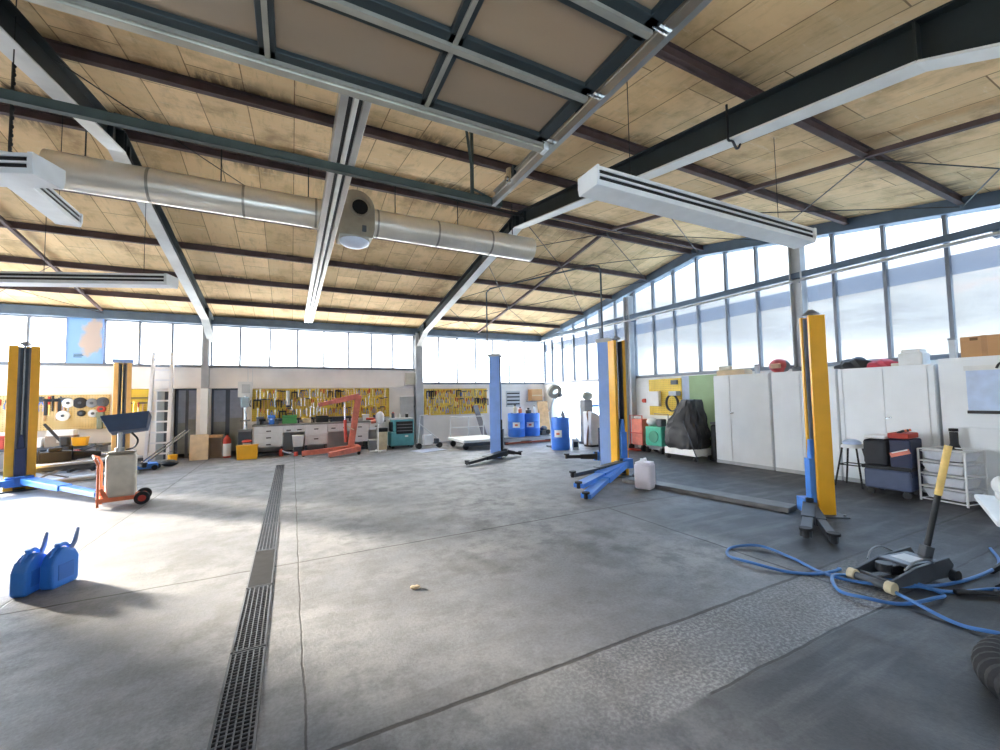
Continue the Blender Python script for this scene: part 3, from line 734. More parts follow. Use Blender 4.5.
def proto_spanner():
    t = thing('spanner', 'x', 'tool'); b = B()
    b.box(-.009, .009, -.012, -.004, -.22, -.02); b.lathe([(.013, -.012), (.024, -.012), (.024, -.004), (.013, -.004), (.013, -.012)], (0, 0, 0), 12, 'y', False)
    b.box(-.022, -.008, -.012, -.004, -.262, -.215).box(.008, .022, -.012, -.004, -.262, -.215)
    b.build('spanner_body', 'chrome', t); return t
def proto_driver():
    t = thing('screwdriver', 'x', 'tool'); B().cyl((0, -.015, -.12), (0, -.015, -.28), .006, n=6).build('shaft', 'chrome', t)
    B().cyl((0, -.015, 0), (0, -.015, -.12), .018, .014, n=8).build('handle', 'red', t); return t
def proto_hammer():
    t = thing('hammer', 'x', 'tool'); B().box(-.07, .05, -.04, -.01, -.035, .0).box(.05, .075, -.035, -.015, -.03, -.005).build('hammer_head', 'grey_dark', t, bev=.004)
    B().cyl((0, -.025, -.03), (0, -.025, -.32), .013, .016, n=8).build('handle', 'wood', t); return t
def proto_pliers():
    t = thing('pliers', 'x', 'tool'); b = B(); b.prism([(-.018, -.06), (.018, -.06), (.008, 0), (-.008, 0)], -.02, -.008, 'y'); b.build('jaws', 'grey_dark', t)
    b = B(); b.tube([(-.008, -.014, -.06), (-.03, -.014, -.12), (-.022, -.014, -.2)], .008, 6).tube([(.008, -.014, -.06), (.03, -.014, -.12), (.022, -.014, -.2)], .008, 6); b.build('handle', 'blue', t); return t
def proto_puller():
    t = thing('gear_puller', 'x', 'tool'); b = B(); b.box(-.09, .09, -.04, -.01, -.06, -.02).box(-.09, -.06, -.04, -.01, -.26, -.06).box(.06, .09, -.04, -.01, -.26, -.06).cyl((0, -.025, .03), (0, -.025, -.2), .012, n=8)
    b.build('puller_body', 'black', t); return t
protos = [(proto_spanner(), 'chrome ring spanner'), (proto_driver(), 'red handled screwdriver'), (proto_hammer(), 'wooden handled hammer'), (proto_pliers(), 'blue handled pliers'), (proto_puller(), 'black gear puller')]
first = {}
def hang(i, x, z, where, sc_=1., y=14.404):
    p, nm_ = protos[i]; lab = f'{nm_} hanging on the {where}'
    if i not in first: o = p; first[i] = 1; o.location = (x, y, z); o['label'] = lab
    else: o = dup(p, (x, y, z), label=lab)
    o['group'] = f'{nm_}s on the {where}'; o.scale = (sc_, 1, sc_)
w1 = 'yellow panel above the white workbench'; w2 = 'yellow panel beyond the blue lift post'; w3 = 'tan panel behind the yellow lift post'; w4 = 'yellow panel beside the ladder'
for r_, (zz, n) in enumerate(((1.92, 46), (1.64, 42), (1.34, 40))):
    for k in range(n):
        x = -.92 + 3.78*k/(n-1) + random.uniform(-.02, .02)
        if abs(x-(-.10)) < .12 and r_ == 0: continue
        hang(random.choices((0, 1, 2, 3, 4), (5, 3, 2, 3, 1.2))[0], x, zz+random.uniform(-.04, .03), w1, random.uniform(.8, 1.2))
for r_, (zz, n) in enumerate(((1.88, 30), (1.60, 27), (1.30, 25))):
    for k in range(n):
        hang(random.choices((0, 1, 2, 3, 4), (4, 4, 2, 3, 1))[0], 4.34 + 2.3*k/(n-1) + random.uniform(-.02, .02), zz+random.uniform(-.04, .03), w2, random.uniform(.8, 1.2))
for k in range(9): hang((2, 3, 2, 1, 4)[k % 5], -5.66+.055*k*1.3, 1.80-.03*(k % 3), w3, 1.7)
for k in range(6): hang((0, 1, 3)[k % 3], -6.4+.1*k, 1.74, w3, 1.2)
for k in range(5): hang((2, 0, 1)[k % 3], -3.9+.1*k, 1.62, w4, 1.15)
# discs on the tan panel
discs = [(-5.08, 1.63, .12, 'white', 'white grinding disc on the upper row of the tan panel'), (-4.86, 1.63, .14, 'rubber', 'dark brown disc on the upper row of the tan panel'),
         (-4.63, 1.62, .12, 'grey', 'grey ring disc on the upper row of the tan panel'), (-4.42, 1.64, .13, 'grey_dark', 'dark ring disc at the upper row end, tan panel'),
         (-5.17, 1.31, .13, 'white', 'white disc on the lower row of the tan panel'), (-4.83, 1.36, .08, 'black', 'small black disc on the lower row of the tan panel'),
         (-4.60, 1.35, .10, 'grey_light', 'pale ring disc on the lower row of the tan panel'), (-4.44, 1.46, .09, 'red', 'dark red disc under the ring at the tan panel end')]
for x, z, r, m_, lab in discs:
    t = thing('wall_disc', lab, 'disc', (x, 14.36, z), 0)
    B().lathe([(.03, -.02), (r*.75, -.025), (r, -.01), (r, .02), (.03, .02)], (0, 0, 0), 24, 'y', False).build('disc', m_, t, smooth=True)
    B().cyl((0, -.04, 0), (0, .03, 0), .034, n=12).build('hub', 'grey_dark', t)
# fittings on the wall
d = thing('wall_box', 'pale framed wall cabinet high beside the column above the teal machine', 'box', (3.51, 14.34, 2.05))
B().box(0, .42, 0, .1, 0, .47).build('box_body', 'wall_paint', d, bev=.008); B().box(.03, .39, -.015, 0, .03, .44).build('door', mat('beige_door', '#d5d2c4', .6), d, bev=.005)
d = thing('wall_board', 'pale grey flat panel on the wall behind the teal machine', 'panel', (3.37, 14.40, .92))
B().box(0, .56, 0, .05, 0, .74).build('panel_board', 'grey_light', d, bev=.006); B().cyl((.5, -.03, .4), (.5, 0, .4), .02, n=10).build('knob', 'grey', d)
d = thing('tube_lamp', 'white vertical tube standing before the yellow tool panel above the vise', 'lamp', (-.10, 14.3, 1.45))
B().cyl((0, 0, 0), (0, 0, .45), .055, n=14).build('tube', 'white', d, smooth=True); B().cyl((0, 0, -.06), (0, 0, 0), .06, n=14).build('socket', 'grey_dark', d)

# on the bench
zb = .911
d = thing('bench_vise', 'blue bench vise on the white workbench', 'vise', (-.52, 13.95, zb))
B().box(-.07, .07, -.1, .12, 0, .12).build('vise_base', 'blue', d, bev=.012); B().box(-.09, .09, -.05, .14, .12, .26).build('vise_body', 'blue', d, bev=.015)
B().box(-.09, .09, -.17, -.08, .12, .27).build('front_jaw', 'blue', d, bev=.012); b = B(); b.cyl((0, -.3, .16), (0, -.1, .16), .018, n=10).cyl((-.11, -.28, .16), (.11, -.28, .16), .009, n=8); b.build('spindle', 'chrome', d)
d = thing('tool_case', 'green tool case on the white workbench beside the vise', 'case', (-.05, 13.95, zb))
B().box(-.2, .2, -.12, .12, 0, .17).build('case_body', 'green', d, bev=.015); B().box(-.2, .2, -.12, .12, .175, .25).build('case_lid', 'green', d, bev=.015)
b = B(); b.tube([(-.08, 0, .25), (-.07, 0, .29), (.07, 0, .29), (.08, 0, .25)], .012, 6); b.build('handle', 'black', d, smooth=True)
for k, (x, w, h, m_, lab) in enumerate(((.42, .22, .13, 'beige', 'beige tub on the workbench next to the green case'), (.85, .34, .20, 'black', 'black box on the workbench behind the crane boom'), (1.30, .38, .16, 'grey_dark', 'grey crate on the workbench before the crane mast'),
                                  (2.15, .2, .2, 'white', 'white canister on the workbench beside the crane mast'), (2.6, .3, .12, 'black', 'flat black box at the workbench end next to the fan'), (-.82, .18, .22, 'grey', 'grey parts box on the bench beside the drill press'))):
    d = thing('parts_box', lab, 'box', (x, 13.98+.02*(k % 3), zb), R(4*(k % 3-1)))
    B().box(-w/2, w/2, -.12, .12, 0, h*.75).build('box_body', m_, d, bev=.01)
    B().box(-w/2-.01, w/2+.01, -.13, .13, h*.75, h).build('box_lid', m_, d, bev=.01)
for k, (x, y, m_) in enumerate(((-.75, 13.9, 'black'), (-.33, 13.85, 'grey_dark'), (.2, 13.9, 'black'), (.60, 14.0, 'grey_dark'), (1.06, 13.85, 'black'), (1.62, 13.95, 'grey_dark'), (1.85, 13.9, 'black'), (2.42, 14.0, 'grey_dark'))):
    t = thing('power_drill', 'small dark hand drill lying on the white workbench', 'drill', (x, y, zb), R(37*k), 'hand drills on the workbench')
    B().cyl((-.09, 0, .13), (.08, 0, .13), .04, n=12).build('motor_housing', m_, t, smooth=True); B().box(-.07, -.02, -.02, .02, 0, .11).build('grip', m_, t, bev=.008); B().cyl((.08, 0, .13), (.15, 0, .13), .02, .008, n=10).build('chuck', 'chrome', t)
d = thing('angle_grinder', 'red angle grinder lying on the workbench by the fan', 'grinder', (2.30, 13.80, zb))
B().cyl((-.16, 0, .05), (.1, 0, .05), .036, n=12).build('grip', 'red', d, smooth=True); B().box(.1, .18, -.04, .04, .02, .09).build('gear_head', 'grey', d, bev=.01); B().cyl((.14, 0, .0), (.14, 0, .02), .06, n=18).build('disc', 'grey_dark', d)

# under the bench
d = thing('white_bucket', 'white square bucket in the gap under the workbench', 'bucket', (.18, 13.62, 0))
B().box(-.15, .15, -.12, .12, .24, .55, taper=.86).build('bucket_body', 'white', d, bev=.02); B().box(-.13, .13, -.1, .1, 0, .24).build('foot_crate', 'grey_dark', d, bev=.01)
B().box(-.16, .16, -.13, .13, .55, .57).build('rim', 'white', d, bev=.008)
d = thing('floor_clamp', 'silver clamp lying on the floor under the workbench gap', 'clamp', (-.08, 13.45, 0), R(-30))
B().bar((-.2, 0, .16), (.24, 0, .04), .05, .05).build('bar', 'chrome', d, bev=.006); B().box(-.24, -.16, -.05, .05, 0, .2).box(.2, .27, -.05, .05, 0, .12).build('jaw', 'red', d, bev=.006)
d = thing('waste_bin', 'beige bin with black lid under the bench end by the fan', 'bin', (2.58, 13.45, 0))
B().box(-.14, .14, -.12, .12, 0, .56, taper=.9).build('bin_body', 'beige', d, bev=.015); B().box(-.15, .15, -.13, .13, .56, .68).build('lid', 'black', d, bev=.015)
d = thing('parts_box', 'grey metal box on the floor beside the beige bin', 'box', (2.28, 13.5, 0))
B().box(-.12, .12, -.1, .1, 0, .3).build('box_body', 'grey', d, bev=.01); B().box(-.125, .125, -.105, .105, .3, .33).build('box_lid', 'grey_light', d, bev=.006)
d = thing('yellow_bin', 'bright yellow box on the floor beside the workbench', 'bin', (-1.08, 13.45, 0))
B().box(-.25, .25, -.14, .14, 0, .36, taper=.95).build('bin_body', 'yellow', d, bev=.012); B().box(-.26, .26, -.15, .15, .36, .385).build('rim', 'yellow', d, bev=.006)
d = thing('red_cloth', 'red and white cloth heap behind the yellow box', 'cloth', (-1.12, 13.78, 0))
B().box(-.1, .1, -.1, .1, 0, .42).build('crate', 'grey_light', d, bev=.01); B().sph((0, 0, .46), .11, 1.2, .8, .5, 12).build('cloth', 'red', d, smooth=True)
# drill press
d = thing('drill_press', 'grey pillar drill press at the wall between doorway and workbench', 'drill press', (-1.2, 14.15, 0))
B().box(-.16, .16, -.14, .14, 0, .72).build('stand', 'grey_dark', d, bev=.01); B().box(-.17, .17, -.2, .15, .72, .78).build('base', 'grey', d, bev=.008)
B().cyl((0, .06, .78), (0, .06, 1.75), .04, n=14).build('pillar', 'chrome', d, smooth=True); B().box(-.12, .12, -.18, .1, 1.02, 1.06).build('table', 'grey', d, bev=.008)
B().box(-.1, .1, -.26, .14, 1.42, 1.72).build('drill_head', mat('drill_blue', '#9fb4bd', .45), d, bev=.03); B().cyl((0, -.16, 1.25), (0, -.16, 1.42), .025, n=12).build('chuck', 'chrome', d)
b = B()
for a in (0, 120, 240): b.cyl((.11, -.1, 1.5), (.14, -.1+.13*math.sin(R(a)), 1.5+.13*math.cos(R(a))), .008, n=6)
b.build('feed_handle', 'black', d)
d = thing('switch_cabinet', 'white switch cabinet on the wall above the drill press', 'box', (-1.22, 14.36, 1.62))
B().box(-.2, .17, 0, .1, .1, .56).build('cabinet_body', 'white', d, bev=.008); B().box(-.1, .12, -.02, 0, .22, .48).build('cover', 'grey_light', d, bev=.005)
B().tube([(.17, .04, .56), (.17, .04, .98)], .012, 6).tube([(.05, .04, .56), (.05, .04, .98)], .012, 6).build('conduit', 'white', d)

# things at the doorways
d = thing('wooden_board', 'plain wooden board leaning at the column between the doorways', 'board', (-2.27, 14.0, 0))
b = B(); b.box(-.21, .21, -.012, .012, 0, .70, rx=R(-6)); b.build('board', 'wood_pale', d, bev=.003)
d = thing('wooden_crate', 'brown wooden stand in front of the doorway beside the board', 'crate', (-1.93, 14.25, 0))
B().box(-.17, .17, -.12, .12, .58, .66).build('top_board', 'wood', d, bev=.005)
for sx in (-1, 1): B().box(sx*.15-.02, sx*.15+.02, -.1, .1, 0, .58).build('side', mat('wood_grey', '#9b8a78', .7), d)
B().box(-.15, .15, .05, .08, 0, .58).build('back_board', mat('wood_grey', '#9b8a78'), d)
d = thing('fire_extinguisher', 'red fire extinguisher with white band before the doorway', 'extinguisher', (-1.64, 14.15, 0))
B().lathe([(.09, 0), (.1, .02), (.1, .50), (.06, .58), (.03, .6), (.03, .64)], n=20).build('cylinder', 'red', d, smooth=True); B().cyl((0, 0, .05), (0, 0, .40), .103, n=20).build('white_band', 'white', d, smooth=True)
B().box(-.06, .03, -.015, .015, .64, .68).build('lever', 'black', d, bev=.004)
d = thing('ladder', 'tall aluminium ladder leaning at the back wall beside the doorway', 'ladder', (-3.16, 14.2, 0))
b = B(); lean = .10
for sx in (-.2, .2): b.bar((sx*1.15, -.32, 0), (sx, .06, 2.98), .10, .075, up=(1, 0, 0))
b.build('side_rail', mat('ladder_alu', '#e6e6ea', .4, .1, var=.05), d, bev=.004)
for k in range(10):
    t_ = (.25+.28*k)/2.98; x_ = .2*(1.15-.15*t_); B().bar((-x_, -.32+.38*t_, 2.98*t_), (x_, -.32+.38*t_, 2.98*t_), .04, .045).build('rung', 'ladder_alu', d)
for sx in (-.23, .23): B().box(sx-.03, sx+.03, -.36, -.29, 0, .05).build('rubber_foot', 'black', d)
d = thing('steel_locker', 'narrow grey steel locker standing behind the aluminium ladder', 'locker', (-3.15, 14.42, 0))
B().box(-.15, .15, -.10, .03, 0, 1.95).build('locker_body', 'grey_light', d, bev=.006); B().box(-.13, .03, -.115, -.10, .05, 1.9).build('door', mat('locker_grey', '#9aa0a2', .5), d, bev=.004); B().box(.03, .13, -.112, -.10, .05, 1.9).build('dark_door', 'grey_dark', d, bev=.004)
d = thing('storage_box', 'yellow bucket on the floor beside the ladder foot', 'bucket', (-2.80, 13.75, 0))
B().cyl((0, 0, 0), (0, 0, .22), .09, .11, n=18).build('bucket_body', 'yellow', d, smooth=True); b = B(); b.tube(spline([(-.11, 0, .21), (-.07, 0, .3), (.07, 0, .3), (.11, 0, .21)], 4), .006, 6); b.build('bucket_handle', 'grey', d)
# gearbox jack with long handles
d = thing('floor_jack', 'blue low jack with two long silver handles before the ladder', 'jack', (-3.0, 12.7, 0))
B().bar((-.62, -.15, .1), (.1, .1, .1), .34, .12).build('chassis', 'blue', d, bev=.015); B().box(-.5, -.2, -.18, .08, .16, .24).build('lift_arm', 'blue_dark', d, bev=.015)
for px in (-.6, .1):
    for sy in (-.14, .14): B().cyl((px, sy-.02+px*.3, .06), (px, sy+.02+px*.3, .06), .06, n=14).build('wheel', 'black', d)
for dx in (0, .09): b = B(); b.cyl((-.15+dx, 0, .2), (.64+dx, .1, .90+.03*dx), .016, n=8); b.build('handle', 'chrome', d, smooth=True)
B().sph((.28, .35, .09), .12, 1.6, 1, .7, 12).build('dark_bundle', 'black', d, smooth=True)

# tool corner beyond the yellow post
d = thing('side_workbench', 'low workbench with dark clutter under the tan disc panel', 'workbench', (-5.35, 13.95, 0))
B().box(-1.1, 1.15, -.25, .4, .52, .58).build('worktop', 'grey_dark', d, bev=.006)
for x in (-1.0, 0, 1.05): B().box(x-.03, x+.03, -.2, .35, 0, .52).build('leg', 'grey', d)
B().box(-1.0, 1.0, .2, .36, .1, .46).build('back_panel', 'grey_light', d)
d = thing('parts_chest', 'brown grey chest with pale label on the workbench under the white disc', 'chest', (-4.98, 13.85, .581))
B().box(-.26, .26, -.14, .14, 0, .26).build('chest_body', mat('chest_brown', '#877a6c', .6), d, bev=.01); B().box(-.05, .07, -.148, -.139, .1, .2).build('label_plate', 'white_dirty', d); B().box(-.24, .24, -.13, .13, .26, .40).build('white_carton', 'white', d, bev=.012)
d = thing('engine_stand', 'black steel engine stand with angled arms before the tan panel', 'engine stand', (-4.62, 13.35, 0))
b = B(); b.bar((-.5, 0, 1.15), (.1, 0, .30), .05, .05).bar((-.2, .1, .35), (.42, -.05, .62), .06, .07).bar((-.5, 0, .08), (.4, 0, .08), .08, .08).bar((.05, -.3, .06), (.05, .3, .06), .06, .06).bar((0, 0, .08), (.05, 0, .4), .07, .07)
b.build('stand_frame', 'black', d, bev=.006); b = B(); b.box(-.3, -.02, -.1, .14, .36, .62).box(-.22, -.06, -.06, .1, .62, .84).cyl((-.3, 0, .5), (-.42, 0, .5), .09, n=16); b.build('gearbox', 'black', d, bev=.03)
B().cyl((.1, -.12, .46), (.1, -.02, .46), .07, n=16).build('flywheel', 'red', d)
for q in ((-.46, 0), (.38, 0)): B().cyl((q[0], -.04, .04), (q[0], .04, .04), .04, n=12).build('caster', 'black', d)
d = thing('yellow_tub', 'yellow tub among dark parts under the tan panel', 'tub', (-4.62, 13.75, .581))
B().box(-.14, .14, -.1, .1, 0, .2, taper=.85).build('tub_body', 'yellow', d, bev=.015); B().box(-.145, .145, -.105, .105, .19, .21).build('rim', 'yellow', d, bev=.005)
d = thing('heat_gun', 'grey green pistol tool hung beside the dark tray of the cart', 'tool', (-4.45, 14.335, 1.02))
B().box(-.08, .08, -.06, .06, .22, .36).build('gun_body', mat('olive', '#7c8472', .6), d, bev=.02); B().box(-.06, .05, -.04, .04, -.08, .24).build('grip', mat('olive', '#7c8472'), d, bev=.015)
d = thing('low_platform', 'low pale grey steel platform on the floor behind the yellow post', 'platform', (-3.98, 12.0, 0), R(28))
B().box(-.95, .95, -.22, .22, .34, .39).build('platform_top', 'steel_light', d, bev=.006); B().box(-.95, .95, -.24, -.2, .27, .34).box(-.95, .95, .2, .24, .27, .34).build('edge_rail', 'grey_dark', d)
B().box(-.9, .9, -.2, .2, 0, .06).build('base', 'grey_light', d, bev=.01)
for s in (-.5, .5): b = B(); b.bar((s-.3, 0, .06), (s+.3, 0, .30), .06, .03).bar((s+.3, .08, .06), (s-.3, .08, .30), .06, .03); b.build('scissor_leg', 'grey', d)
for i, (x, w, h, m_, lab) in enumerate(((-6.1, .3, .3, 'red', 'rust red case on the workbench beyond the yellow post'), (-5.75, .22, .26, 'beige', 'beige carton on the workbench beyond the yellow post'), (-5.42, .2, .22, 'white', 'white tub on the workbench right of the hanging tools'.replace('right of', 'below')))):
    d = thing('parts_box', lab, 'box', (x, 13.9, .581)); B().box(-w/2, w/2, -.12, .12, 0, h*.8).build('box_body', m_, d, bev=.01); B().box(-w/2-.01, w/2+.01, -.13, .13, h*.8, h).build('box_lid', m_, d, bev=.008)
d = thing('old_gearbox', 'dark oily gearbox lying on the low pale platform', 'gearbox', (-4.25, 12.12, .391), R(20))
b = B(); b.box(-.42, .05, -.13, .13, 0, .22).cyl((.05, 0, .12), (.5, 0, .10), .10, .06, n=16).cyl((-.42, 0, .12), (-.55, 0, .12), .15, .12, n=18).box(-.3, -.1, -.08, .08, .22, .30); b.build('casing', 'black_matt', d, bev=.02)
B().cyl((.5, 0, .1), (.64, 0, .1), .03, n=10).build('output_shaft', 'chrome', d)
# blue map poster in the window
m, N, L = nodes('map_print'); nb = NB(m.node_tree); tc = N.new('ShaderNodeTexCoord').outputs['Object']; x, y, z = nb.sep(tc)
n = nb.noise(tc, 3.2, 5, .6); blob = nb.m('ADD', nb.m('MULTIPLY', nb.m('SUBTRACT', n, .5), .9), nb.m('SQRT', nb.m('ADD', nb.m('POWER', nb.m('MULTIPLY', nb.m('SUBTRACT', nb.m('SUBTRACT', x, .40), nb.m('MULTIPLY', z, .12)), 1.6), 2.), nb.m('POWER', nb.m('MULTIPLY', nb.m('SUBTRACT', z, .72), .8), 2.))))
L.new(nb.mix(nb.mr(blob, .28, .46), lin('#c9bab2'), lin('#8fbbe8')), N['Principled BSDF'].inputs['Base Color'])
d = thing('map_poster', 'blue map poster hung in the back window', 'poster', (-5.17, 14.40, 2.64))
B().box(0, .71, 0, .012, 0, 1.2).build('print', m, d); B().box(.14, .30, -.004, 0, .17, .185).box(.14, .33, -.004, 0, .205, .22).box(.14, .31, -.004, 0, .24, .255).build('caption_lines', 'blue_dark', d)
B().box(0, .02, -.006, .014, 0, 1.2).box(.69, .71, -.006, .014, 0, 1.2).build('border', 'blue_pale', d)

# ------------------------------------------------------------------ red engine crane
d = thing('engine_crane', 'red folding engine crane with raised boom before the workbench', 'crane', (1.55, 12.95, 0))
b = B(); b.bar((.15, .15, .16), (-1.28, .12, .09), .13, .15, w2=.12, h2=.13); b.build('leg', 'red_pale', d, bev=.01)
b = B(); b.bar((.22, -.25, .16), (-.62, -.55, .08), .13, .16, w2=.12, h2=.14); b.build('leg', 'red_pale', d, bev=.01)
b = B(); b.bar((.2, .25, .18), (.2, -.35, .18), .12, .12); b.build('cross_beam', 'red_pale', d, bev=.01)
b = B(); b.bar((.02, 0, .2), (.24, 0, 1.72), .12, .17); b.build('mast', 'red_pale', d, bev=.01)
b = B(); b.bar((.26, 0, 1.70), (-.42, 0, 1.55), .11, .16, w2=.10, h2=.14).bar((-.4, 0, 1.555), (-.86, 0, 1.45), .09, .11); b.build('boom', 'red_pale', d, bev=.008)
b = B(); b.cyl((-.12, 0, .35), (-.14, 0, 1.0), .045, n=14); b.build('ram_cylinder', 'red', d, smooth=True)
b = B(); b.cyl((-.14, 0, 1.0), (-.15, 0, 1.52), .02, n=10); b.build('ram_rod', 'chrome', d, smooth=True)
b = B(); b.tube(spline([(-.86, 0, 1.42), (-.86, 0, 1.36), (-.82, 0, 1.31), (-.86, 0, 1.28), (-.90, 0, 1.31)], 4), .012, 6); b.build('hook', 'chrome', d)
b = B(); b.cyl((-.1, -.02, .82), (.1, -.1, .70), .012, n=8); b.build('pump_handle', 'wood_pale', d)
for q in ((-1.24, .12), (-.58, -.54), (.2, .24), (.2, -.34)):
    B().cyl((q[0], q[1]-.03, .045), (q[0], q[1]+.03, .045), .045, n=14).build('caster', 'black', d)
# pedestal fan
d = thing('pedestal_fan', 'white pedestal fan on a flat cross foot next to the crane', 'fan', (2.36, 13.0, 0))
B().box(-.25, .25, -.05, .05, 0, .035).box(-.05, .05, -.22, .22, 0, .035).build('foot', 'white', d, bev=.01)
B().cyl((0, 0, .03), (0, 0, .98), .025, n=12).build('pole', 'white', d, smooth=True)
B().sph((.06, -.02, 1.02), .19, .72, .5, 1.05, 20).build('fan_cage', 'white', d, smooth=True)
B().cyl((-.06, 0, .93), (-.2, .02, .90), .06, .05, n=14).build('motor', 'red_pale', d, smooth=True)
# teal machine
d = thing('teal_machine', 'teal workshop machine with dark front screen beside the column', 'machine', (3.2, 13.6, 0))
b = B(); b.box(-.38, .38, -.24, .24, .08, .52).box(-.3, .38, -.22, .24, .52, .92); b.build('housing', 'teal', d, bev=.03)
b = B(); b.box(-.2, .34, -.245, -.2, .46, .86); b.build('front_screen', 'black', d, bev=.01)
for zz in (.55, .65, .75): B().box(-.18, .32, -.255, -.243, zz, zz+.02).build('rail', 'grey', d)
B().box(-.36, .38, -.22, .24, .92, .97).build('top_shelf', 'grey_light', d, bev=.01); B().box(-.37, -.22, -.2, .1, .55, .85).build('side_pouch', 'black', d, bev=.02)
B().box(.08, .18, -.25, -.24, .36, .41).build('badge', 'label_white', d)
for q in ((-.3, -.18), (.3, -.18), (-.3, .18), (.3, .18)): B().cyl((q[0], q[1]-.02, .05), (q[0], q[1]+.02, .05), .05, n=12).build('caster', 'black', d)
for i, (x, h, m_, lab) in enumerate(((2.95, .16, 'grey_dark', 'dark can on top of the teal machine'), (3.15, .1, 'white', 'white box on top of the teal machine'), (3.4, .12, 'black', 'black spray can on top of the teal machine'))):
    d = thing('spray_can', lab, 'can', (x, 13.6, .972)); B().cyl((0, 0, 0), (0, 0, h), .05, n=14).build('can_body', m_, d, smooth=True); B().cyl((0, 0, h), (0, 0, h+.03), .03, n=12).build('cap', 'red' if i == 0 else 'white', d)

# white low table with rails, plate on floor, board
d = thing('platform_trolley', 'low white platform trolley with thin rails before the far tool panel', 'trolley', (5.25, 12.4, 0), R(0))
b = B(); b.box(-.62, .72, -.75, .65, .22, .30); b.build('deck', 'white', d, bev=.012)
b = B(); b.box(-.6, .7, -.77, -.74, .12, .22); b.build('skirt', 'grey_dark', d, bev=.006)
b = B()
for x in (-.55, .1, .65): b.tube([(x, .6, .3), (x, .6, .95)], .016, 8)
b.tube([(-.55, .6, .95), (.65, .6, .95)], .016, 8).tube([(-.55, .6, .6), (.65, .6, .6)], .012, 8); b.build('rail', 'white', d, smooth=True)
for q in ((-.5, -.6), (.6, -.6), (-.5, .5), (.6, .5)): B().cyl((q[0], q[1]-.03, .09), (q[0], q[1]+.03, .09), .09, n=14).box(q[0]-.04, q[0]+.04, q[1]-.04, q[1]+.04, .13, .23).build('wheel', 'black', d)
d = thing('hand_trolley', 'white wheeled steel frame with diagonal brace beside the column', 'trolley', (3.82, 12.95, 0))
b = B(); b.tube([(-.22, 0, .12), (-.16, 0, 1.05), (.1, 0, 1.05)], .018, 8).tube([(-.2, 0, .8), (.5, -.1, .2)], .016, 8).tube([(-.22, 0, .12), (.5, -.1, .12)], .018, 8).box(-.05, .22, -.12, .12, .12, .42); b.build('trolley_frame', 'white', d, bev=.004)
for q in (-.22, .45): B().cyl((q, -.12, .09), (q, .02, .09), .09, n=14).build('wheel', 'black', d)
B().box(.28, .42, -.16, -.02, .14, .30).build('small_motor', 'grey_dark', d, bev=.015)
tag(B().box(-.45, .45, -.32, .32, 0, .008, rz=R(18)).build('floor_plate', mat('plate_pale', '#b9c4dd', .35, .3), loc=(3.75, 12.35, .001)), 'pale bluish metal sheet lying on the floor before the column', 'sheet')
d = thing('leaning_plank', 'dark grey plank leaning at the wall beside the blue lift post', 'plank', (6.18, 13.7, 0))
b = B(); b.bar((.06, -.2, 0.01), (-.08, .45, 1.3), .20, .03, up=(0, -1, .3)); b.build('plank', mat('plank_grey', '#76777f', .6), d, bev=.004)

# shelf bay with blue drums
d = thing('pallet_rack', 'low steel pallet rack under the two blue drums', 'rack', (7.3, 12.5, 0))
B().box(-.98, 1.1, -.3, -.24, .10, .2).box(-.98, 1.1, .24, .3, .10, .2).build('beam', 'steel_light', d, bev=.005)
B().box(-.98, 1.1, -.3, .3, .20, .225).build('deck', 'grey', d)
for x in (-.9, 0, 1.0): B().box(x-.05, x+.05, -.28, .28, 0, .1).build('foot', 'grey_dark', d)
B().box(-.98, 1.1, -.32, -.3, .02, .08).build('front_bar', mat('rack_red', '#a4553f', .6), d)
def drum(label, x, y, z, r, h, m_='blue_drum', lab_a=None):
    d = thing('oil_drum', label, 'drum', (x, y, z))
    B().lathe([(r*.96, 0), (r, .02), (r, h*.32), (r*1.03, h*.34), (r, h*.36), (r, h*.64), (r*1.03, h*.66), (r, h*.68), (r, h-.03), (r*.97, h), (r*.93, h-.005), (r*.93, h-.02)], n=32).build('drum_body', m_, d, smooth=True)
    B().cyl((r*.5, 0, h-.02), (r*.5, 0, h+.02), .035, n=12).cyl((-r*.5, .05, h-.02), (-r*.5, .05, h+.01), .025, n=12).build('bung', 'grey_dark', d)
    if lab_a is not None:
        b = B(); A = [lab_a + R(a) for a in range(-24, 25, 6)]
        for a0, a1 in zip(A, A[1:]):
            v = [b.bm.verts.new((r*1.012*math.cos(a), r*1.012*math.sin(a), zz)) for a, zz in ((a0, h*.40), (a1, h*.40), (a1, h*.62), (a0, h*.62))]; b.bm.faces.new(v)
        lb = b.build('label_sheet', 'label_white', d)
        b = B(); a = lab_a
        b.box(-.002, .002, -.05, .05, -.035, .03, rz=a).move(Matrix.Translation((r*1.016*math.cos(a), r*1.016*math.sin(a), h*.51))); b.build('label_mark', 'orange', lb)
    return d
drum('blue steel drum on the low rack next to the blue lift post', 6.92, 12.5, .226, .29, .80, lab_a=R(-120))
drum('blue steel drum on the low rack beside the stacked wooden boards', 7.52, 12.5, .226, .29, .78, lab_a=R(-130))
drum('tall blue drum with white label standing on the open floor', 7.2, 10.3, 0, .27, .95, lab_a=R(-140))
d = thing('hand_pump', 'grey hand pump with funnel top on the tall blue drum', 'pump', (7.2, 10.3, .95))
B().cyl((.1, 0, .0), (.1, 0, .12), .03, n=10).lathe([(.02, .12), (.09, .0), (.02, .18)], (.1, 0, .02), 12).build('pump_body', 'grey', d, smooth=True)
d = thing('extraction_hood', 'grey ring shaped hood on a bent arm above the tall blue drum', 'hood', (7.38, 10.9, 0))
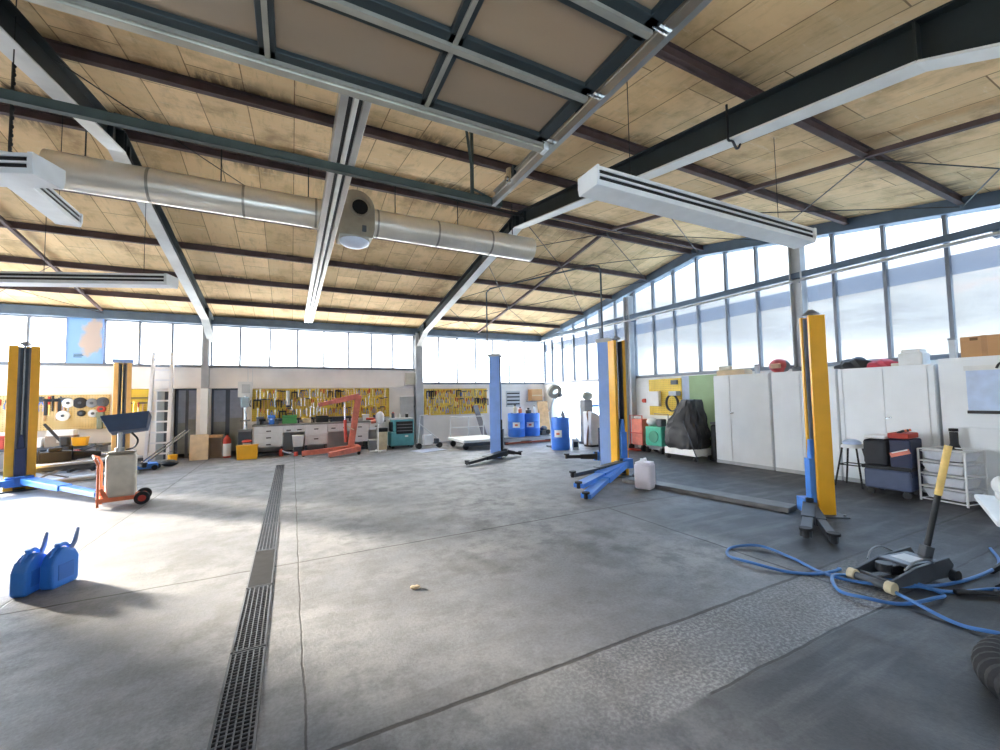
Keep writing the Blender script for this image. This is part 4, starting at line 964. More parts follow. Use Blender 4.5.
B().box(-.2, .2, -.15, .15, 0, .05).build('foot', 'grey_dark', d); b = B(); b.tube(spline([(-.02, .1, .03), (-.05, .1, .9), (-.02, .1, 1.25), (.12, .1, 1.6)], 6), .03, 10); b.build('arm', 'grey_light', d, smooth=True)
b = B(); b.lathe([(.10, -.05), (.22, -.02), (.24, .06), (.18, .1), (.10, .08)], (0, 0, 0), 24, 'y', False); b.move(Matrix.Translation((.10, .02, 1.72)) @ Matrix.Rotation(R(20), 4, 'X') @ Matrix.Rotation(R(-15), 4, 'Z')); b.build('hood_ring', mat('hood_grey', '#a7a79c', .6), d, smooth=True)
B().sph((.26, .0, 1.62), .09, 1, .8, .9, 12).build('hood_lamp', 'grey', d, smooth=True)
d = thing('oil_can', 'white oil can with dark label beside the tall blue drum', 'can', (7.6, 10.1, 0), R(-30))
B().box(-.09, .09, -.06, .06, 0, .30).build('can_body', 'white', d, bev=.012); B().box(-.065, .065, -.064, -.058, .06, .22).build('label_sheet', 'blue_dark', d); B().cyl((.04, 0, .3), (.04, 0, .33), .02, n=10).build('cap', 'black', d)
d = thing('gas_bottle', 'green gas bottle between blue lift post and blue drum', 'gas bottle', (6.18, 12.5, 0))
B().lathe([(.11, 0), (.12, .03), (.12, .85), (.08, .98), (.03, 1.02), (.03, 1.08)], n=20).build('cylinder', mat('bottle_green', '#4c9a78', .45), d, smooth=True); B().cyl((0, 0, .3), (0, 0, .5), .122, n=20).build('label_band', 'white', d, smooth=True)
B().cyl((0, 0, 1.08), (0, 0, 1.14), .04, n=10).build('valve', 'red', d)
for i, (x, h, r, m_, lab) in enumerate(((6.85, .26, .07, 'beige', 'beige bottle on top of the blue drum by the lift post'), (7.05, .18, .06, 'orange', 'orange tin on top of the blue drum by the lift post'), (7.38, .16, .10, 'grey_dark', 'dark pot on top of the blue drum near the boards'), (7.62, .24, .05, 'white', 'white bottle on top of the blue drum near the boards'))):
    d = thing('oil_bottle', lab, 'bottle', (x, 12.45, (1.027 if i < 2 else 1.007))); B().lathe([(r, 0), (r, h*.7), (r*.45, h*.85), (r*.45, h)], n=14).build('bottle_body', m_, d, smooth=True); B().cyl((0, 0, h), (0, 0, h+.03), r*.5, n=10).build('cap', 'black', d)
for i, (x, z0, z1, w, m_, lab) in enumerate(((8.85, 0, 1.40, .46, 'wood', 'tall wooden boards leaning at the far wall corner'), (8.42, 0, .95, .4, mat('wood_dark', '#7a5b40', .7), 'dark wooden panel leaning beside the tall boards'))):
    d = thing('wooden_boards', lab, 'board', (x, 13.75, 0)); b = B(); b.box(-w/2, w/2, -.03, .03, 0, z1, rx=R(-9)); b.build('board', m_, d, bev=.004)
    b = B(); b.box(-w/2, w/2, -.045, -.03, z1*.3, z1*.34, rx=R(-9)).box(-w/2, w/2, -.045, -.03, z1*.7, z1*.74, rx=R(-9)); b.build('batten', m_, d)
d = thing('cardboard_box', 'brown cardboard carton on the sill at the far corner', 'box', (8.78, 14.25, 1.42))
B().box(-.24, .24, -.16, .16, 0, .46).build('carton', 'card', d, bev=.006); B().box(-.24, .24, -.165, -.16, .2, .23).build('tape', 'beige', d); B().box(-.3, .3, -.1, .2, -.04, 0).build('bracket_shelf', 'grey', d)
d = thing('louvre_vent', 'grey wall panel with four black slots above the blue drums', 'panel', (7.55, 14.42, 1.2))
B().box(0, .62, 0, .04, 0, .62).build('panel_board', 'grey_light', d, bev=.005)
for k in range(4): B().box(.03, .59, -.02, 0, .08+.14*k, .13+.14*k).build('slot', 'black', d)
d = thing('small_engine', 'dark small engine on the low rack beside the drum', 'engine', (8.0, 12.45, .226))
B().box(-.16, .16, -.12, .12, 0, .16).sph((0, 0, .22), .12, 1.1, .9, .9, 12).build('engine_block', 'grey_dark', d, bev=.012); B().cyl((.1, -.14, .12), (.1, -.1, .12), .08, n=14).build('pulley', 'black', d)
# clutter at the bright corner doorway
d = thing('upright_cabinet', 'grey upright machine with round top before the bright doorway', 'machine', (8.75, 11.0, 0))
B().box(-.16, .16, -.14, .14, 0, 1.45).build('upright', 'grey', d, bev=.015); B().box(-.2, .2, -.18, .18, 0, .08).build('base', 'grey_dark', d); B().sph((.05, -.02, 1.58), .18, 1.1, .9, .8, 14).build('motor', mat('motor_grey', '#9a9f98', .5), d, smooth=True)
B().box(.16, .5, -.05, .05, 1.2, 1.28).build('arm', 'blue', d, bev=.01)
d = thing('white_machine', 'white sloping machine body beside the grey upright', 'machine', (8.75, 10.35, 0))
b = B(); b.prism([(-.5, .05), (.32, .05), (.32, .55), (.1, .8), (-.3, 1.05), (-.5, 1.1)], -.2, .2, 'y'); b.build('machine_body', 'white', d, bev=.03); B().box(.0, .2, -.22, -.2, .2, .35).build('vent_grille', 'grey', d)
B().box(-.5, .3, -.18, .18, 0, .05).build('base', 'grey_dark', d)
d = thing('brown_hose_reel', 'brown hose draped at the white machine', 'hose', (8.2, 10.3, 0)); b = B(); b.tube(spline([(0, 0, .02), (.02, 0, .35), (.08, 0, .7), (.05, .02, 1.02), (.12, .02, 1.1), (.16, 0, .9)], 6), .03, 8); b.build('hose', mat('hose_brown', '#8a6a4c', .6), d, smooth=True)
d = thing('red_dispenser', 'white and red dispenser beside the blue lift post', 'dispenser', (8.95, 9.75, 0))
B().box(-.15, .15, -.12, .12, 0, .85).build('dispenser_body', 'white', d, bev=.02); B().box(-.13, .13, -.13, -.12, .5, .75).build('front_panel', 'red_pale', d); B().box(-.15, .15, -.12, .12, .85, 1.0).build('head', 'red', d, bev=.02)

# ------------------------------------------------------------------ right wall: painted fields, machines
struct(B().box(XR-.012, XR, 6.45, 7.45, .1, 2.06).build('wall_field_green', 'wall_green'))
struct(B().box(XR-.012, XR, 7.45, 7.68, .1, 2.06).build('wall_field_blue', 'wall_blue'))
d = thing('tool_board', 'yellow pegboard panel between the column and green wall', 'tool panel', (XR-.035, 7.68, 1.0))
B().box(0, .03, 0, 1.12, 0, 1.02).build('pegboard', peg, d); B().box(-.05, .0, .1, .3, .85, .97).build('hook_block', 'grey_dark', d)
d = thing('switch_cabinet', 'white switch cabinet on the yellow panel above the green compressor', 'box', (XR-.14, 8.36, 1.26))
B().box(0, .1, 0, .44, 0, .42).build('cabinet_body', 'white', d, bev=.01); B().box(-.012, 0, .02, .42, .02, .40).build('cover', 'white', d, bev=.004)
d = thing('hose_reel', 'coiled grey hose hung on the yellow panel beside the covered machine', 'hose', (XR-.12, 7.9, 1.35))
for k in range(3):
    b = B(); b.tube([(-.03*k, .19*math.cos(a), .22*math.sin(a)) for a in [2*math.pi*i/20 for i in range(20)]], .014, 6, True); b.build('hose_coil', 'grey_dark', d, smooth=True)
B().box(-.1, .08, -.2, .05, .2, .32).build('reel_bracket', 'grey_light', d, bev=.01)
d = thing('wall_bracket', 'red valve handle on the white wall beside the yellow panel', 'valve', (XR-.05, 8.98, 1.35))
B().box(0, .05, -.03, .03, 0, .12).build('valve_body', 'red', d, bev=.008); B().cyl((-.04, 0, .06), (0, 0, .06), .06, n=14).build('hand_wheel', 'red', d)
d = thing('hand_truck', 'red hand truck with boxes standing next to the yellow post', 'hand truck', (8.95, 8.85, 0), R(0))
B().box(-.12, .12, -.22, .2, .16, .9).build('load_box', 'red_pale', d, bev=.02)
b = B(); b.tube([(-.15, -.24, .1), (-.15, -.24, 1.0), (-.15, .22, 1.0), (-.15, .22, .1)], .016, 8).tube([(-.15, -.24, .5), (-.15, .22, .5)], .012, 8).box(-.3, -.1, -.22, .2, .02, .05); b.build('truck_frame', 'red', d)
for sy in (-.24, .22): B().cyl((-.12, sy-.03, .09), (-.12, sy+.03, .09), .09, n=16).build('wheel', 'black', d)
B().sph((-.05, .0, .94), .1, 1, 1.4, .5, 10).build('rag', 'white', d, smooth=True)
d = thing('green_compressor', 'green wheeled compressor with white top beside the covered machine', 'compressor', (8.95, 8.2, 0))
B().box(-.2, .2, -.3, .26, .2, .72).build('housing', 'green_mach', d, bev=.03); B().cyl((-.22, -.04, .45), (-.2, -.04, .45), .16, n=20).build('fan_grille', mat('green_dark', '#2c8068', .5), d)
B().sph((-.02, .16, .84), .16, 1, 1, .75, 14).build('air_tank', 'white', d, smooth=True); B().box(-.1, .1, -.22, -.04, .72, .92).build('motor', 'grey_dark', d, bev=.02)
b = B(); b.tube([(.1, -.28, .3), (.1, -.28, 1.05), (.1, .2, 1.05)], .014, 8); b.build('push_handle', 'grey', d, smooth=True)
for q in ((-.14, -.26), (-.14, .22), (.14, -.26), (.14, .22)): B().cyl((q[0], q[1]-.03, .08), (q[0], q[1]+.03, .08), .08, n=14).build('wheel', 'black', d)
b = B(); b.box(-.16, .16, -.28, .24, .1, .2); b.build('chassis', 'grey', d)
# machine under a black cover
d = thing('covered_machine', 'tall machine under a creased black cover on a white wheeled base', 'machine', (8.72, 7.02, 0))
from mathutils import noise as mnoise
secs = [(.27, .31, .40, -.02, .05), (.36, .34, .46, -.02, .06), (.62, .35, .50, -.02, .06), (.80, .34, .46, -.02, .05), (1.02, .30, .38, 0, .02), (1.16, .28, .31, 0, -.03), (1.36, .25, .20, .02, -.08), (1.44, .23, .17, .02, -.09)]
b = B(); rings = []; n = 84; NZ = 40
for i in range(NZ+1):
    z_ = .27+(1.44-.27)*i/NZ
    for s0, s1 in zip(secs, secs[1:]):
        if s0[0] <= z_ <= s1[0]+1e-6:
            t_ = (z_-s0[0])/(s1[0]-s0[0]); _, rx_, ry_, cx_, cy_ = [u+(v-u)*t_ for u, v in zip(s0, s1)]; break
    ring = []
    for j in range(n):
        a = 2*math.pi*j/n; c_, s_ = math.cos(a), math.sin(a)
        q0, q1 = (abs(c_)**.55)*(1 if c_ > 0 else -1), (abs(s_)**.55)*(1 if s_ > 0 else -1)
        v = Vector((q0*2.2+3, q1*2.2, z_*1.9)); w_ = abs(mnoise.noise(v*1.3+Vector((z_, 2*a % 3, 0)))); fold = 1 + .24*(w_-.22) + .09*mnoise.noise(v*3.1)
        ring.append(b.bm.verts.new((cx_+rx_*q0*fold, cy_+ry_*q1*fold, z_+.05*mnoise.noise(v*1.7)*(1 if 0 < i < NZ else .5))))
    rings.append(ring)
for A, D in zip(rings, rings[1:]):
    for j in range(n): b.bm.faces.new((A[j], A[(j+1) % n], D[(j+1) % n], D[j]))
top = b.bm.verts.new((.02, -.09, 1.46))
for j in range(n): b.bm.faces.new((rings[-1][j], rings[-1][(j+1) % n], top))
b.bm.faces.new(list(reversed(rings[0])))
b.build('cover', 'tarp_black', d, smooth=True)
B().box(-.32, .30, -.42, .48, .12, .28).build('base', 'white', d, bev=.012)
for q in ((-.26, -.36), (-.26, .42), (.26, -.36), (.26, .42)): B().cyl((q[0], q[1]-.03, .06), (q[0], q[1]+.03, .06), .06, n=14).build('caster', 'black', d)
b = B(); b.cyl((-.36, -.50, .04), (-.36, -.14, .95), .014, n=8); b.build('pull_bar', 'grey_dark', d)
d = thing('covered_stand', 'low dark cloth covered stand between covered machine and cabinets', 'stand', (9.02, 6.45, 0))
b = B(); b.box(-.22, .2, -.07, .07, .06, .86); b.build('cloth', 'tarp_black', d, bev=.06); B().box(-.2, .18, -.06, .06, .86, .92).build('top', 'grey', d, bev=.01)
for sy in (-.04, .04): B().cyl((-.16, sy-.02, .04), (-.16, sy+.02, .04), .04, n=12).build('caster', 'black', d)

# ------------------------------------------------------------------ metal cabinets
def cabinet(label, y0, y1, h, doors, handle_at=None, split=None, x0=8.8, dep=.5):
    d = thing('metal_cabinet', label, 'cabinet', (x0, y0, 0), 0)
    w = y1-y0
    B().box(.012, dep, 0.003, w-.003, .0, h).build('cabinet_body', 'cabinet', d, bev=.004)
    B().box(.004, .03, .0, w, 0, .07).build('plinth', mat('plinth', '#b9bec2', .5), d)
    for i, (a, c) in enumerate(doors):
        zz = [(.085, h-.03)] if not split else [(.085, split-.004), (split+.004, h-.03)]
        for (za, zb_) in zz:
            dr = B().box(-.006, .014, a+.012, c-.008, za, zb_).build('door', 'cabinet', d, bev=.004)
            if handle_at and handle_at[0] == i:
                hz = handle_at[2] if za < handle_at[2] < zb_ else None
                if hz: b = B(); b.cyl((-.03, handle_at[1], hz), (-.006, handle_at[1], hz), .012, n=10).bar((-.03, handle_at[1]-.01, hz), (-.03, handle_at[1]+.06, hz-.01), .012, .018); b.build('handle', 'chrome', dr)
    return d
cabinet('light grey cabinet beside the green wall field', 5.10, 6.36, 2.0, ((0, .86), (.86, 1.26)), (0, .80, 1.15))
cabinet('light grey cabinet partly hidden by the yellow lift post', 3.92, 5.06, 2.0, ((0, .14), (.14, .60), (.60, 1.14)), dep=.28)
cabinet('light grey cabinet behind the stool and the dark tool cart', 2.63, 3.90, 1.99, ((0, .08), (.08, .62), (.62, 1.19), (1.19, 1.27)), (1, .56, 1.15))
cabinet('taller light grey cabinet holding the blue plastic pouch', 1.35, 2.60, 2.06, ((0, .56), (.56, 1.2)), (1, .56, 1.4), split=1.04)
cabinet('light grey cabinet beside the white folding table', .05, 1.32, 2.06, ((0, .62), (.62, 1.26)), split=1.04)

# on top of the cabinets
def pile(lab, name, cat, y, z, m_, sx, sy, sz, x=9.05):
    b = B(); v = bmesh.ops.create_icosphere(b.bm, subdivisions=3, radius=1)['verts']
    for q in v:
        k = 1 + .16*math.sin(7*q.co.x+3*q.co.y)+.12*math.sin(9*q.co.y-4*q.co.z); q.co = Vector((q.co.x*sx*k, q.co.y*sy*k, max(0, q.co.z)*sz*k))
    o = b.build(name, m_, smooth=True, loc=(x, y, z)); return tag(o, lab, cat)
d = thing('wooden_tray', 'pale wooden tray on the cabinet beside the green wall', 'tray', (8.98, 6.05, 2.0), 0)
B().box(-.14, .14, -.42, .25, .0, .10).build('tray_body', 'wood_pale', d, bev=.006); B().box(-.12, .12, -.40, .23, .10, .12).build('tray_filling', 'beige', d)
d = thing('paper_roll', 'white roll lying on the pale wooden tray', 'roll', (9.0, 6.2, 2.125)); B().cyl((0, -.16, .05), (0, .12, .05), .05, n=16).build('roll', 'white_dirty', d, smooth=True); B().cyl((0, -.165, .05), (0, -.158, .05), .02, n=12).build('core', 'card', d)
d = thing('small_tin', 'small grey tin standing at the end of the wooden tray', 'tin', (9.0, 5.45, 2.0)); B().cyl((0, 0, 0), (0, 0, .18), .05, n=14).build('tin_body', 'grey_light', d, smooth=True); B().cyl((0, 0, .18), (0, 0, .2), .052, n=14).build('lid', 'grey', d)
d = thing('red_helmet', 'round red and pale helmet on the cabinet next to the yellow post', 'helmet', (9.0, 5.0, 2.0))
B().sph((0, 0, .14), .17, 1, 1.05, .88, 20).build('shell', mat('helmet_red', '#cf5a5a', .5, var=.4, scale=9), d, smooth=True); B().box(-.19, -.1, -.11, .07, .08, .18).build('visor', 'skin_tan', d, bev=.02); B().sph((.02, -.1, .13), .12, .9, .8, 1, 12).build('padding', 'grey', d, smooth=True)
d = thing('small_tin', 'grey coil of wire on the cabinet behind the yellow post', 'coil', (9.0, 4.62, 2.0))
for k in range(3): b = B(); b.tube([(.09*math.cos(a), .11*math.sin(a), .02+.03*k) for a in [2*math.pi*i/18 for i in range(18)]], .015, 6, True); b.build('wire_turn', 'grey', d, smooth=True)
pile('dark grey folded tarpaulin on the cabinet beside the red one', 'folded_tarpaulin', 'tarpaulin', 3.72, 1.99, 'tarp_black', .18, .27, .19)
pile('red patterned folded tarpaulin on the cabinet top', 'folded_tarpaulin', 'tarpaulin', 3.36, 1.99, 'red_tarp', .16, .26, .13)
d = thing('plastic_tub', 'white plastic tub with lid on the cabinet beside the red tarpaulin', 'tub', (9.02, 2.93, 1.99))
B().box(-.15, .15, -.15, .15, 0, .20).build('tub_body', 'white', d, bev=.02); B().box(-.12, .12, -.12, .12, .20, .26).build('lid', 'white', d, bev=.015); B().box(-.13, .1, .15, .25, 0, .05).build('flat_carton', 'white_dirty', d, bev=.01)
d = thing('grey_block', 'narrow grey upright block on the cabinet edge', 'block', (9.2, 2.53, 2.06)); B().box(-.05, .05, -.035, .035, 0, .33).build('block_body', 'grey_light', d, bev=.006); B().box(-.055, .055, -.04, .04, .30, .33).build('cap', 'grey', d)
d = thing('cardboard_box', 'brown cardboard box on the taller cabinet', 'box', (9.02, 2.10, 2.06))
B().box(-.16, .16, -.22, .26, 0, .30).build('carton', 'card', d, bev=.005); B().box(-.163, .163, -.01, .05, .0, .303).build('tape', mat('tape_tan', '#b98d60', .4), d); B().box(-.164, -.158, .08, .16, .24, .28).build('print_mark', mat('print_brown', '#7a5a3a', .7), d)
d = thing('cardboard_box', 'dark brown box on the far end of the taller cabinet', 'box', (9.02, 1.65, 2.06))
B().box(-.16, .16, -.2, .18, 0, .22).build('carton', mat('card_dark', '#7d5a44', .8), d, bev=.005); B().box(-.162, .162, -.02, .02, 0, .223).build('tape', 'card', d)
# plastic pouch on the cabinet door
d = thing('plastic_pouch', 'blue tinted plastic pouch with black handle hung on the cabinet', 'pouch', (8.778, 1.88, 1.24))
B().box(-.02, .0, -.35, .42, .03, .62).build('pouch_sheet', 'paper_blue', d, bev=.004); B().box(-.03, .004, -.36, .43, 0, .045).build('bottom_bar', 'black', d, bev=.006); B().box(-.025, .002, .03, .035, .03, .62).build('seam', 'blue_dark', d)
B().box(-.02, .0, -.35, .44, .62, .69).build('top_strip', 'white', d, bev=.004); b = B(); b.tube(spline([(-.03, .12, .64), (-.04, .06, .72), (-.04, -.14, .74), (-.03, -.22, .65)], 5), .014, 6); b.build('handle', 'black', d, smooth=True)

# stool
d = thing('bar_stool', 'thin legged stool with pale seat before the cabinets', 'stool', (8.46, 3.60, 0))
B().cyl((0, 0, .64), (0, 0, .70), .15, n=24).build('seat', 'white', d, smooth=True); B().sph((0, 0, .72), .13, 1, 1, .5, 14).build('pale_bag', 'paper_blue', d, smooth=True)
for sx in (-1, 1):
    for sy in (-1, 1): b = B(); b.cyl((sx*.19, sy*.19, 0), (sx*.10, sy*.10, .64), .014, n=8); b.build('leg', 'black', d)
b = B(); P = [(-.14, -.14, .36), (.14, -.14, .36), (.14, .14, .36), (-.14, .14, .36)]
for i in range(4): b.cyl(P[i], P[(i+1) % 4], .009, n=8)
b.build('foot_ring', 'black', d)
# tool cart
d = thing('tool_cart', 'dark blue wheeled tool cart loaded with bags and a red case', 'cart', (8.28, 3.02, 0), R(3))
b = B(); b.box(-.26, .26, -.27, .27, .10, .40); b.build('lower_bin', mat('bin_navy', '#4b5672', .45), d, bev=.03)
B().box(-.28, .28, -.29, .29, .40, .45).build('bin_rim', 'black', d, bev=.012)
B().box(-.25, .25, -.02, .27, .45, .84).build('tool_bag', mat('bag_black', '#24262d', .6, var=.3), d, bev=.04); B().box(-.245, -.1, .0, .25, .56, .66).build('white_rags', 'white', d, bev=.03)
B().box(-.22, .26, -.28, -.04, .30, .86).build('side_case', mat('case_navy', '#1d2748', .45), d, bev=.02)
b = B(); b.bar((-.225, -.05, .62), (-.225, -.27, .70), .012, .07, up=(0, 0, 1)); b.build('red_stripe', 'red_pale', d)
b = B(); b.bar((-.226, -.07, .655), (-.226, -.25, .72), .012, .018, up=(0, 0, 1)).bar((-.226, -.06, .35), (-.226, -.26, .37), .012, .05, up=(0, 0, 1)); b.build('white_stripe', 'label_white', d)
B().box(-.2, .22, -.26, -.02, .87, .95).build('red_tray', 'red', d, bev=.015); B().box(-.22, .2, .0, .26, .85, .90).build('white_cloth', 'white', d, bev=.02)
for k in range(4): B().cyl((-.14+.09*k, -.12, .95), (-.14+.09*k, -.2, .99), .018, n=8).build('tool_grip', 'orange' if k % 2 else 'black', d)
for q in ((-.21, -.21), (-.21, .21), (.21, -.21), (.21, .21)): B().cyl((q[0]-.02, q[1], .05), (q[0]+.02, q[1], .05), .05, n=14).box(q[0]-.03, q[0]+.03, q[1]-.02, q[1]+.02, .08, .12).build('caster', 'black', d)
# wire rack with trays
d = thing('tray_rack', 'white wire frame rack holding four grey plastic trays', 'rack', (8.38, 2.41, 0), R(-10))
b = B(); w_, dd, h_ = .25, .22, .74
for sx in (-dd, dd):
    for sy in (-w_, w_): b.cyl((sx, sy, 0), (sx, sy, h_), .014, n=8)
for zz in (.03, .21, .39, .57, h_):
    for sx in (-dd, dd): b.cyl((sx, -w_, zz), (sx, w_, zz), .010, n=6)
    for sy in (-w_, w_): b.cyl((-dd, sy, zz), (dd, sy, zz), .008, n=6)
b.build('wire_frame', 'white', d)
for k in range(4):
    z_ = .05+.18*k; b = B(); b.box(-.20, .20, -.225, .225, z_, z_+.115, taper=.84)
    tr = b.build('tray', 'tray_grey', d, bev=.012); B().box(-.21, .21, -.235, .235, z_+.115, z_+.125).build('tray_rim', 'tray_grey', tr, bev=.004)
B().box(-.19, .12, -.21, .21, .70, .712).build('dark_mat', 'black', d)
d = thing('black_bottle', 'black bottle neck standing behind the wire tray rack', 'bottle', (8.66, 2.44, 0)); B().lathe([(.08, 0), (.08, .70), (.045, .80), (.045, .97)], n=18).build('bottle_body', 'black', d, smooth=True); B().cyl((0, 0, .98), (0, 0, 1.02), .05, n=14).build('cap', 'black_matt', d, smooth=True)

# folding table at the picture edge and things on it
d = thing('folding_table', 'white folding table with black legs beside the trolley jack', 'table', (5.35, 1.03, 0), R(20))
B().box(-.55, .55, -.32, .32, .56, .61).build('tabletop', 'white', d, bev=.015)
for sx in (-1, 1): b = B(); b.bar((sx*.38, -.26, .57), (-sx*.12+sx*.3, .30, 0), .03, .03).bar((sx*.38, .26, .57), (sx*.3, -.28, 0), .03, .03); b.build('leg', 'black', d)
b = B(); b.cyl((-.36, -.02, .34), (.36, -.02, .34), .012, n=8); b.build('cross_bar', 'black', d)
d = thing('white_grinder', 'white hand machine lying on the white folding table', 'machine', (5.62, 1.30, .611), R(20)); d.scale = (.8, .8, .8)
B().sph((0, 0, .16), .09, 1, 1, 1.2, 14).build('machine_head', 'white', d, smooth=True); B().cyl((-.04, -.02, .03), (-.2, -.1, .04), .03, n=12).build('grip', 'white', d, smooth=True); B().box(-.06, .06, -.06, .06, 0, .1).build('machine_foot', 'white', d, bev=.015)
d = thing('dark_tool_pouch', 'black tool pouch on the white folding table', 'pouch', (5.22, 1.1, .611), R(15)); B().box(-.15, .15, -.08, .08, 0, .09).build('pouch_body', 'black', d, bev=.02); B().box(-.12, .12, -.07, .07, .09, .11).build('flap', 'black_matt', d, bev=.01)

# trolley jack
d = thing('trolley_jack', 'black and silver trolley jack with yellow banded handle', 'jack', (4.66, 1.66, 0), R(-10))
b = B()
for sy in (-.13, .13): b.prism([(-.42, .03), (.28, .03), (.36, .12), (.30, .19), (-.1, .16), (-.42, .09)], sy-.012, sy+.012, 'y')
b.bar((-.36, -.13, .06), (-.36, .13, .06), .03, .04).bar((-.05, -.13, .05), (-.05, .13, .05), .04, .03).bar((.24, -.13, .08), (.24, .13, .08), .05, .05); b.build('side_frame', 'grey_dark', d, bev=.006)
B().box(-.14, .22, -.11, .11, .14, .17).build('top_cover', mat('cover_grey', '#5a5f68', .4, .3), d, bev=.008); B().box(-.06, .12, -.07, .07, .17, .173).build('label_sheet', 'grey_light', d)
b = B(); b.bar((.18, 0, .10), (-.26, 0, .12), .10, .07).cyl((-.26, 0, .11), (-.26, 0, .17), .055, n=18); b.build('lift_arm', 'black', d, bev=.006)
b = B(); b.cyl((-.42, -.13, .045), (-.42, .13, .045), .030, n=18); b.build('front_roller', 'grey_dark', d, smooth=True)
for sy in (-.135, .135): B().cyl((-.42, sy-.025, .045), (-.42, sy+.025, .045), .047, n=18).build('roller_cap', 'beige', d, smooth=True)
for sy in (-.17, .17): B().cyl((.30, sy-.02, .05), (.30, sy+.02, .05), .05, n=16).build('caster', 'black', d, smooth=True)
Rm = Matrix.Rotation(R(10), 4, 'Z')
h0 = Vector((.24, -.01, .16)); hv = Rm @ (Vector((4.98, 1.44, 1.12)) - Vector((4.66, 1.66, 0))); 
B().bar(h0+Vector((-.03, 0, -.06)), h0.lerp(hv, .10), .07, .07).build('handle_socket', 'grey_dark', d, bev=.006)
b = B(); b.cyl(h0, h0.lerp(hv, .56), .022, n=14); b.build('handle_lower', 'black', d, smooth=True)
b = B(); b.cyl(h0.lerp(hv, .56), hv, .026, n=14); b.build('handle_grip', 'wood_handle', d, smooth=True)
for sy in (1, -1): b = B(); b.tube(spline([(.10, sy*.14, .17), (-.02, sy*.16, .22), (-.16, sy*.15, .21), (-.24, sy*.13, .15)], 5), .008, 6); b.build('carry_handle', 'grey', d, smooth=True)

# blue air hose and black duct hose
hp = [(6.2, 1.55), (5.6, 1.36), (4.9, 1.42), (4.45, 1.58), (4.15, 1.80), (4.16, 2.05), (4.28, 2.35), (4.28, 2.66), (4.05, 2.80), (3.82, 2.68), (3.80, 2.42), (3.92, 2.20), (4.10, 2.05), (4.3, 1.98), (4.38, 2.02)]
b = B(); b.tube([(p.x, p.y, p.z) for p in spline([(x, y, .014+.02*(i % 3 == 1)) for i, (x, y) in enumerate(hp)], 8)], .013, 8)
tag(b.build('air_hose', 'hose_blue', smooth=True), 'blue air hose looping on the floor past the jack roller', 'hose')
hp = [(4.2, .70), (4.05, .98), (4.03, 1.18), (4.10, 1.42), (4.28, 1.60), (4.5, 1.60), (4.52, 1.40), (4.3, 1.38), (4.05, 1.48), (3.88, 1.62), (3.9, 1.80), (4.08, 1.93), (4.3, 1.90), (4.42, 1.66), (4.6, 1.40), (4.9, 1.22), (5.4, 1.02)]
b = B(); b.tube([(p.x, p.y, p.z) for p in spline([(x, y, .014+.024*(i % 2)) for i, (x, y) in enumerate(hp)], 8)], .013, 8)
tag(b.build('air_hose', 'hose_blue', smooth=True), 'blue air hose coiled in a small loop before the jack', 'hose')
d = thing('air_coupling', 'black air gun lying at the blue hose end', 'air gun', (4.75, 1.25, 0), R(-35)); b = B(); b.tube([(-.18, 0, .03), (.16, 0, .03)], .02, 8).tube([(.1, 0, .03), (.16, .09, .03)], .016, 8); b.build('gun_body', 'black', d, smooth=True); B().cyl((.16, 0, .03), (.22, 0, .03), .012, n=8).build('nozzle', 'chrome', d)
d = thing('ducting_hose', 'thick ribbed black exhaust hose curled on the floor', 'hose', (3.52, .57, 0))
pts = [Vector((.36*math.cos(a), .30*math.sin(a), .101)) for a in [R(20+k*2.4) for k in range(0, 126)]]
fr = []
for i, p in enumerate(pts): fr.append(.100 if i % 4 < 2 else .084)
b = B(); b.tube(pts, fr, 20); b.build('ribbed_hose', 'rubber', d, smooth=False)
B().tube([pts[0]+Vector((.004, -.01, 0)), pts[0]+Vector((.0, .03, 0))], .108, 20).build('end_collar', 'black', d, smooth=True)

# ------------------------------------------------------------------ light: low morning sun through the side gate, bright sky
W = bpy.data.worlds.new('sky'); sc.world = W; W.use_nodes = True
nb = NB(W.node_tree); N = W.node_tree.nodes; L = W.node_tree.links; bg = N['Background']
tc = N.new('ShaderNodeTexCoord').outputs['Generated']; x, y, z = nb.sep(tc)
SUN_EL, SUN_AZ = 16., 135.       # azimuth measured from +X towards +Y
sx, sy, sz = math.cos(R(SUN_EL))*math.cos(R(SUN_AZ)), math.cos(R(SUN_EL))*math.sin(R(SUN_AZ)), math.sin(R(SUN_EL))
dot = nb.m('ADD', nb.m('ADD', nb.m('MULTIPLY', x, sx), nb.m('MULTIPLY', y, sy)), nb.m('MULTIPLY', z, sz))
glow = nb.m('POWER', nb.m('MAXIMUM', dot, 0.), 3.)
base = nb.mix(nb.mr(z, .0, .8), (.80, .89, 1., 1), (.46, .68, 1., 1))
cl = nb.noise(nb.mapping(tc, (2.2, 2.2, 9.)), 1.6, 6, .6)
cloudy = nb.m('MULTIPLY', nb.mr(z, .34, .17), nb.m('MULTIPLY', nb.mr(x, .35, .7), nb.mr(y, .95, .7)))
cc = nb.mix(nb.mr(cl, .40, .62), (.30, .285, .27, 1), (.47, .45, .42, 1))
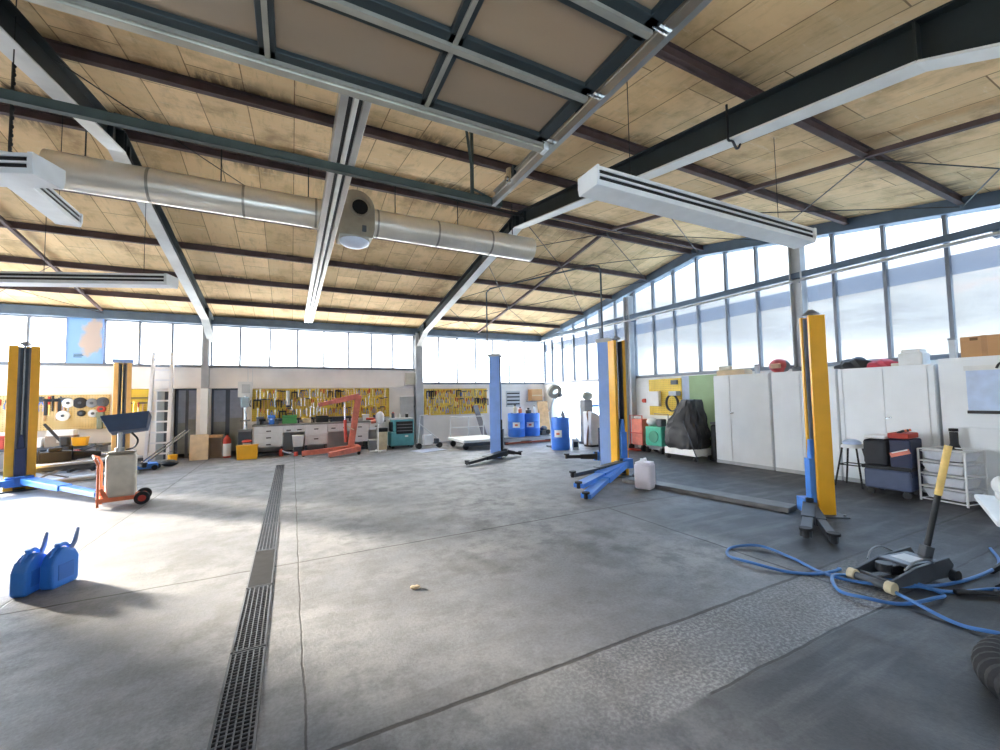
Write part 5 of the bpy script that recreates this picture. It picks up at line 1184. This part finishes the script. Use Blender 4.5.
cc = nb.mix(nb.m('MULTIPLY', nb.mr(cl, .56, .70), nb.mr(z, .10, .18)), cc, (.58, .37, .28, 1))
cc = nb.mix(nb.mr(z, .13, .03), cc, (.85, .83, .78, 1))
col = nb.mix(nb.m('MULTIPLY', cloudy, 1.), base, cc)
L.new(col, bg.inputs['Color'])
SKY = 4.7
st = nb.m('ADD', SKY, nb.m('MULTIPLY', glow, 11.))
st = nb.m('ADD', nb.m('MULTIPLY', st, nb.m('SUBTRACT', 1., cloudy)), nb.m('MULTIPLY', cloudy, .64))
st = nb.m('MULTIPLY', st, nb.mr(y, -.75, .2, .05, 1.))
L.new(st, bg.inputs['Strength'])
s = bpy.data.lights.new('sun', 'SUN'); s.energy = 9.6; s.angle = R(5); s.color = (1., .90, .74)
so = bpy.data.objects.new('sun', s); C.objects.link(so); so.location = (-30, 30, 15)
so.rotation_euler = Vector((-sx, -sy, -sz)).to_track_quat('-Z', 'Y').to_euler()

# ------------------------------------------------------------------ camera
cam = bpy.data.cameras.new('camera'); co = bpy.data.objects.new('camera', cam); C.objects.link(co)
cam.sensor_width = 36.; cam.lens = 36.*412.5/1000; cam.clip_start = .05; cam.clip_end = 300
yaw, pit, rol = R(26.815), R(3.018), R(-.992)
F = Vector((math.sin(yaw)*math.cos(pit), math.cos(yaw)*math.cos(pit), math.sin(pit))); Rt = Vector((math.cos(yaw), -math.sin(yaw), 0)); U = Rt.cross(F)
R2 = Rt*math.cos(rol)+U*math.sin(rol); U2 = U*math.cos(rol)-Rt*math.sin(rol)
M = Matrix((R2, U2, -F)).transposed().to_4x4(); M.translation = (0, 0, 1.6); co.matrix_world = M
sc.camera = co
vs = sc.view_settings; sc.display_settings.display_device = 'sRGB'
vs.view_transform = 'Standard'; vs.look = 'None'; vs.exposure = 1.6; vs.gamma = 1.0; vs.use_curve_mapping = False
try:
    sc.cycles.use_denoising = True; sc.cycles.max_bounces = 12; sc.cycles.diffuse_bounces = 6; sc.cycles.transparent_max_bounces = 16
    sc.cycles.sample_clamp_indirect = 6.
except Exception: pass
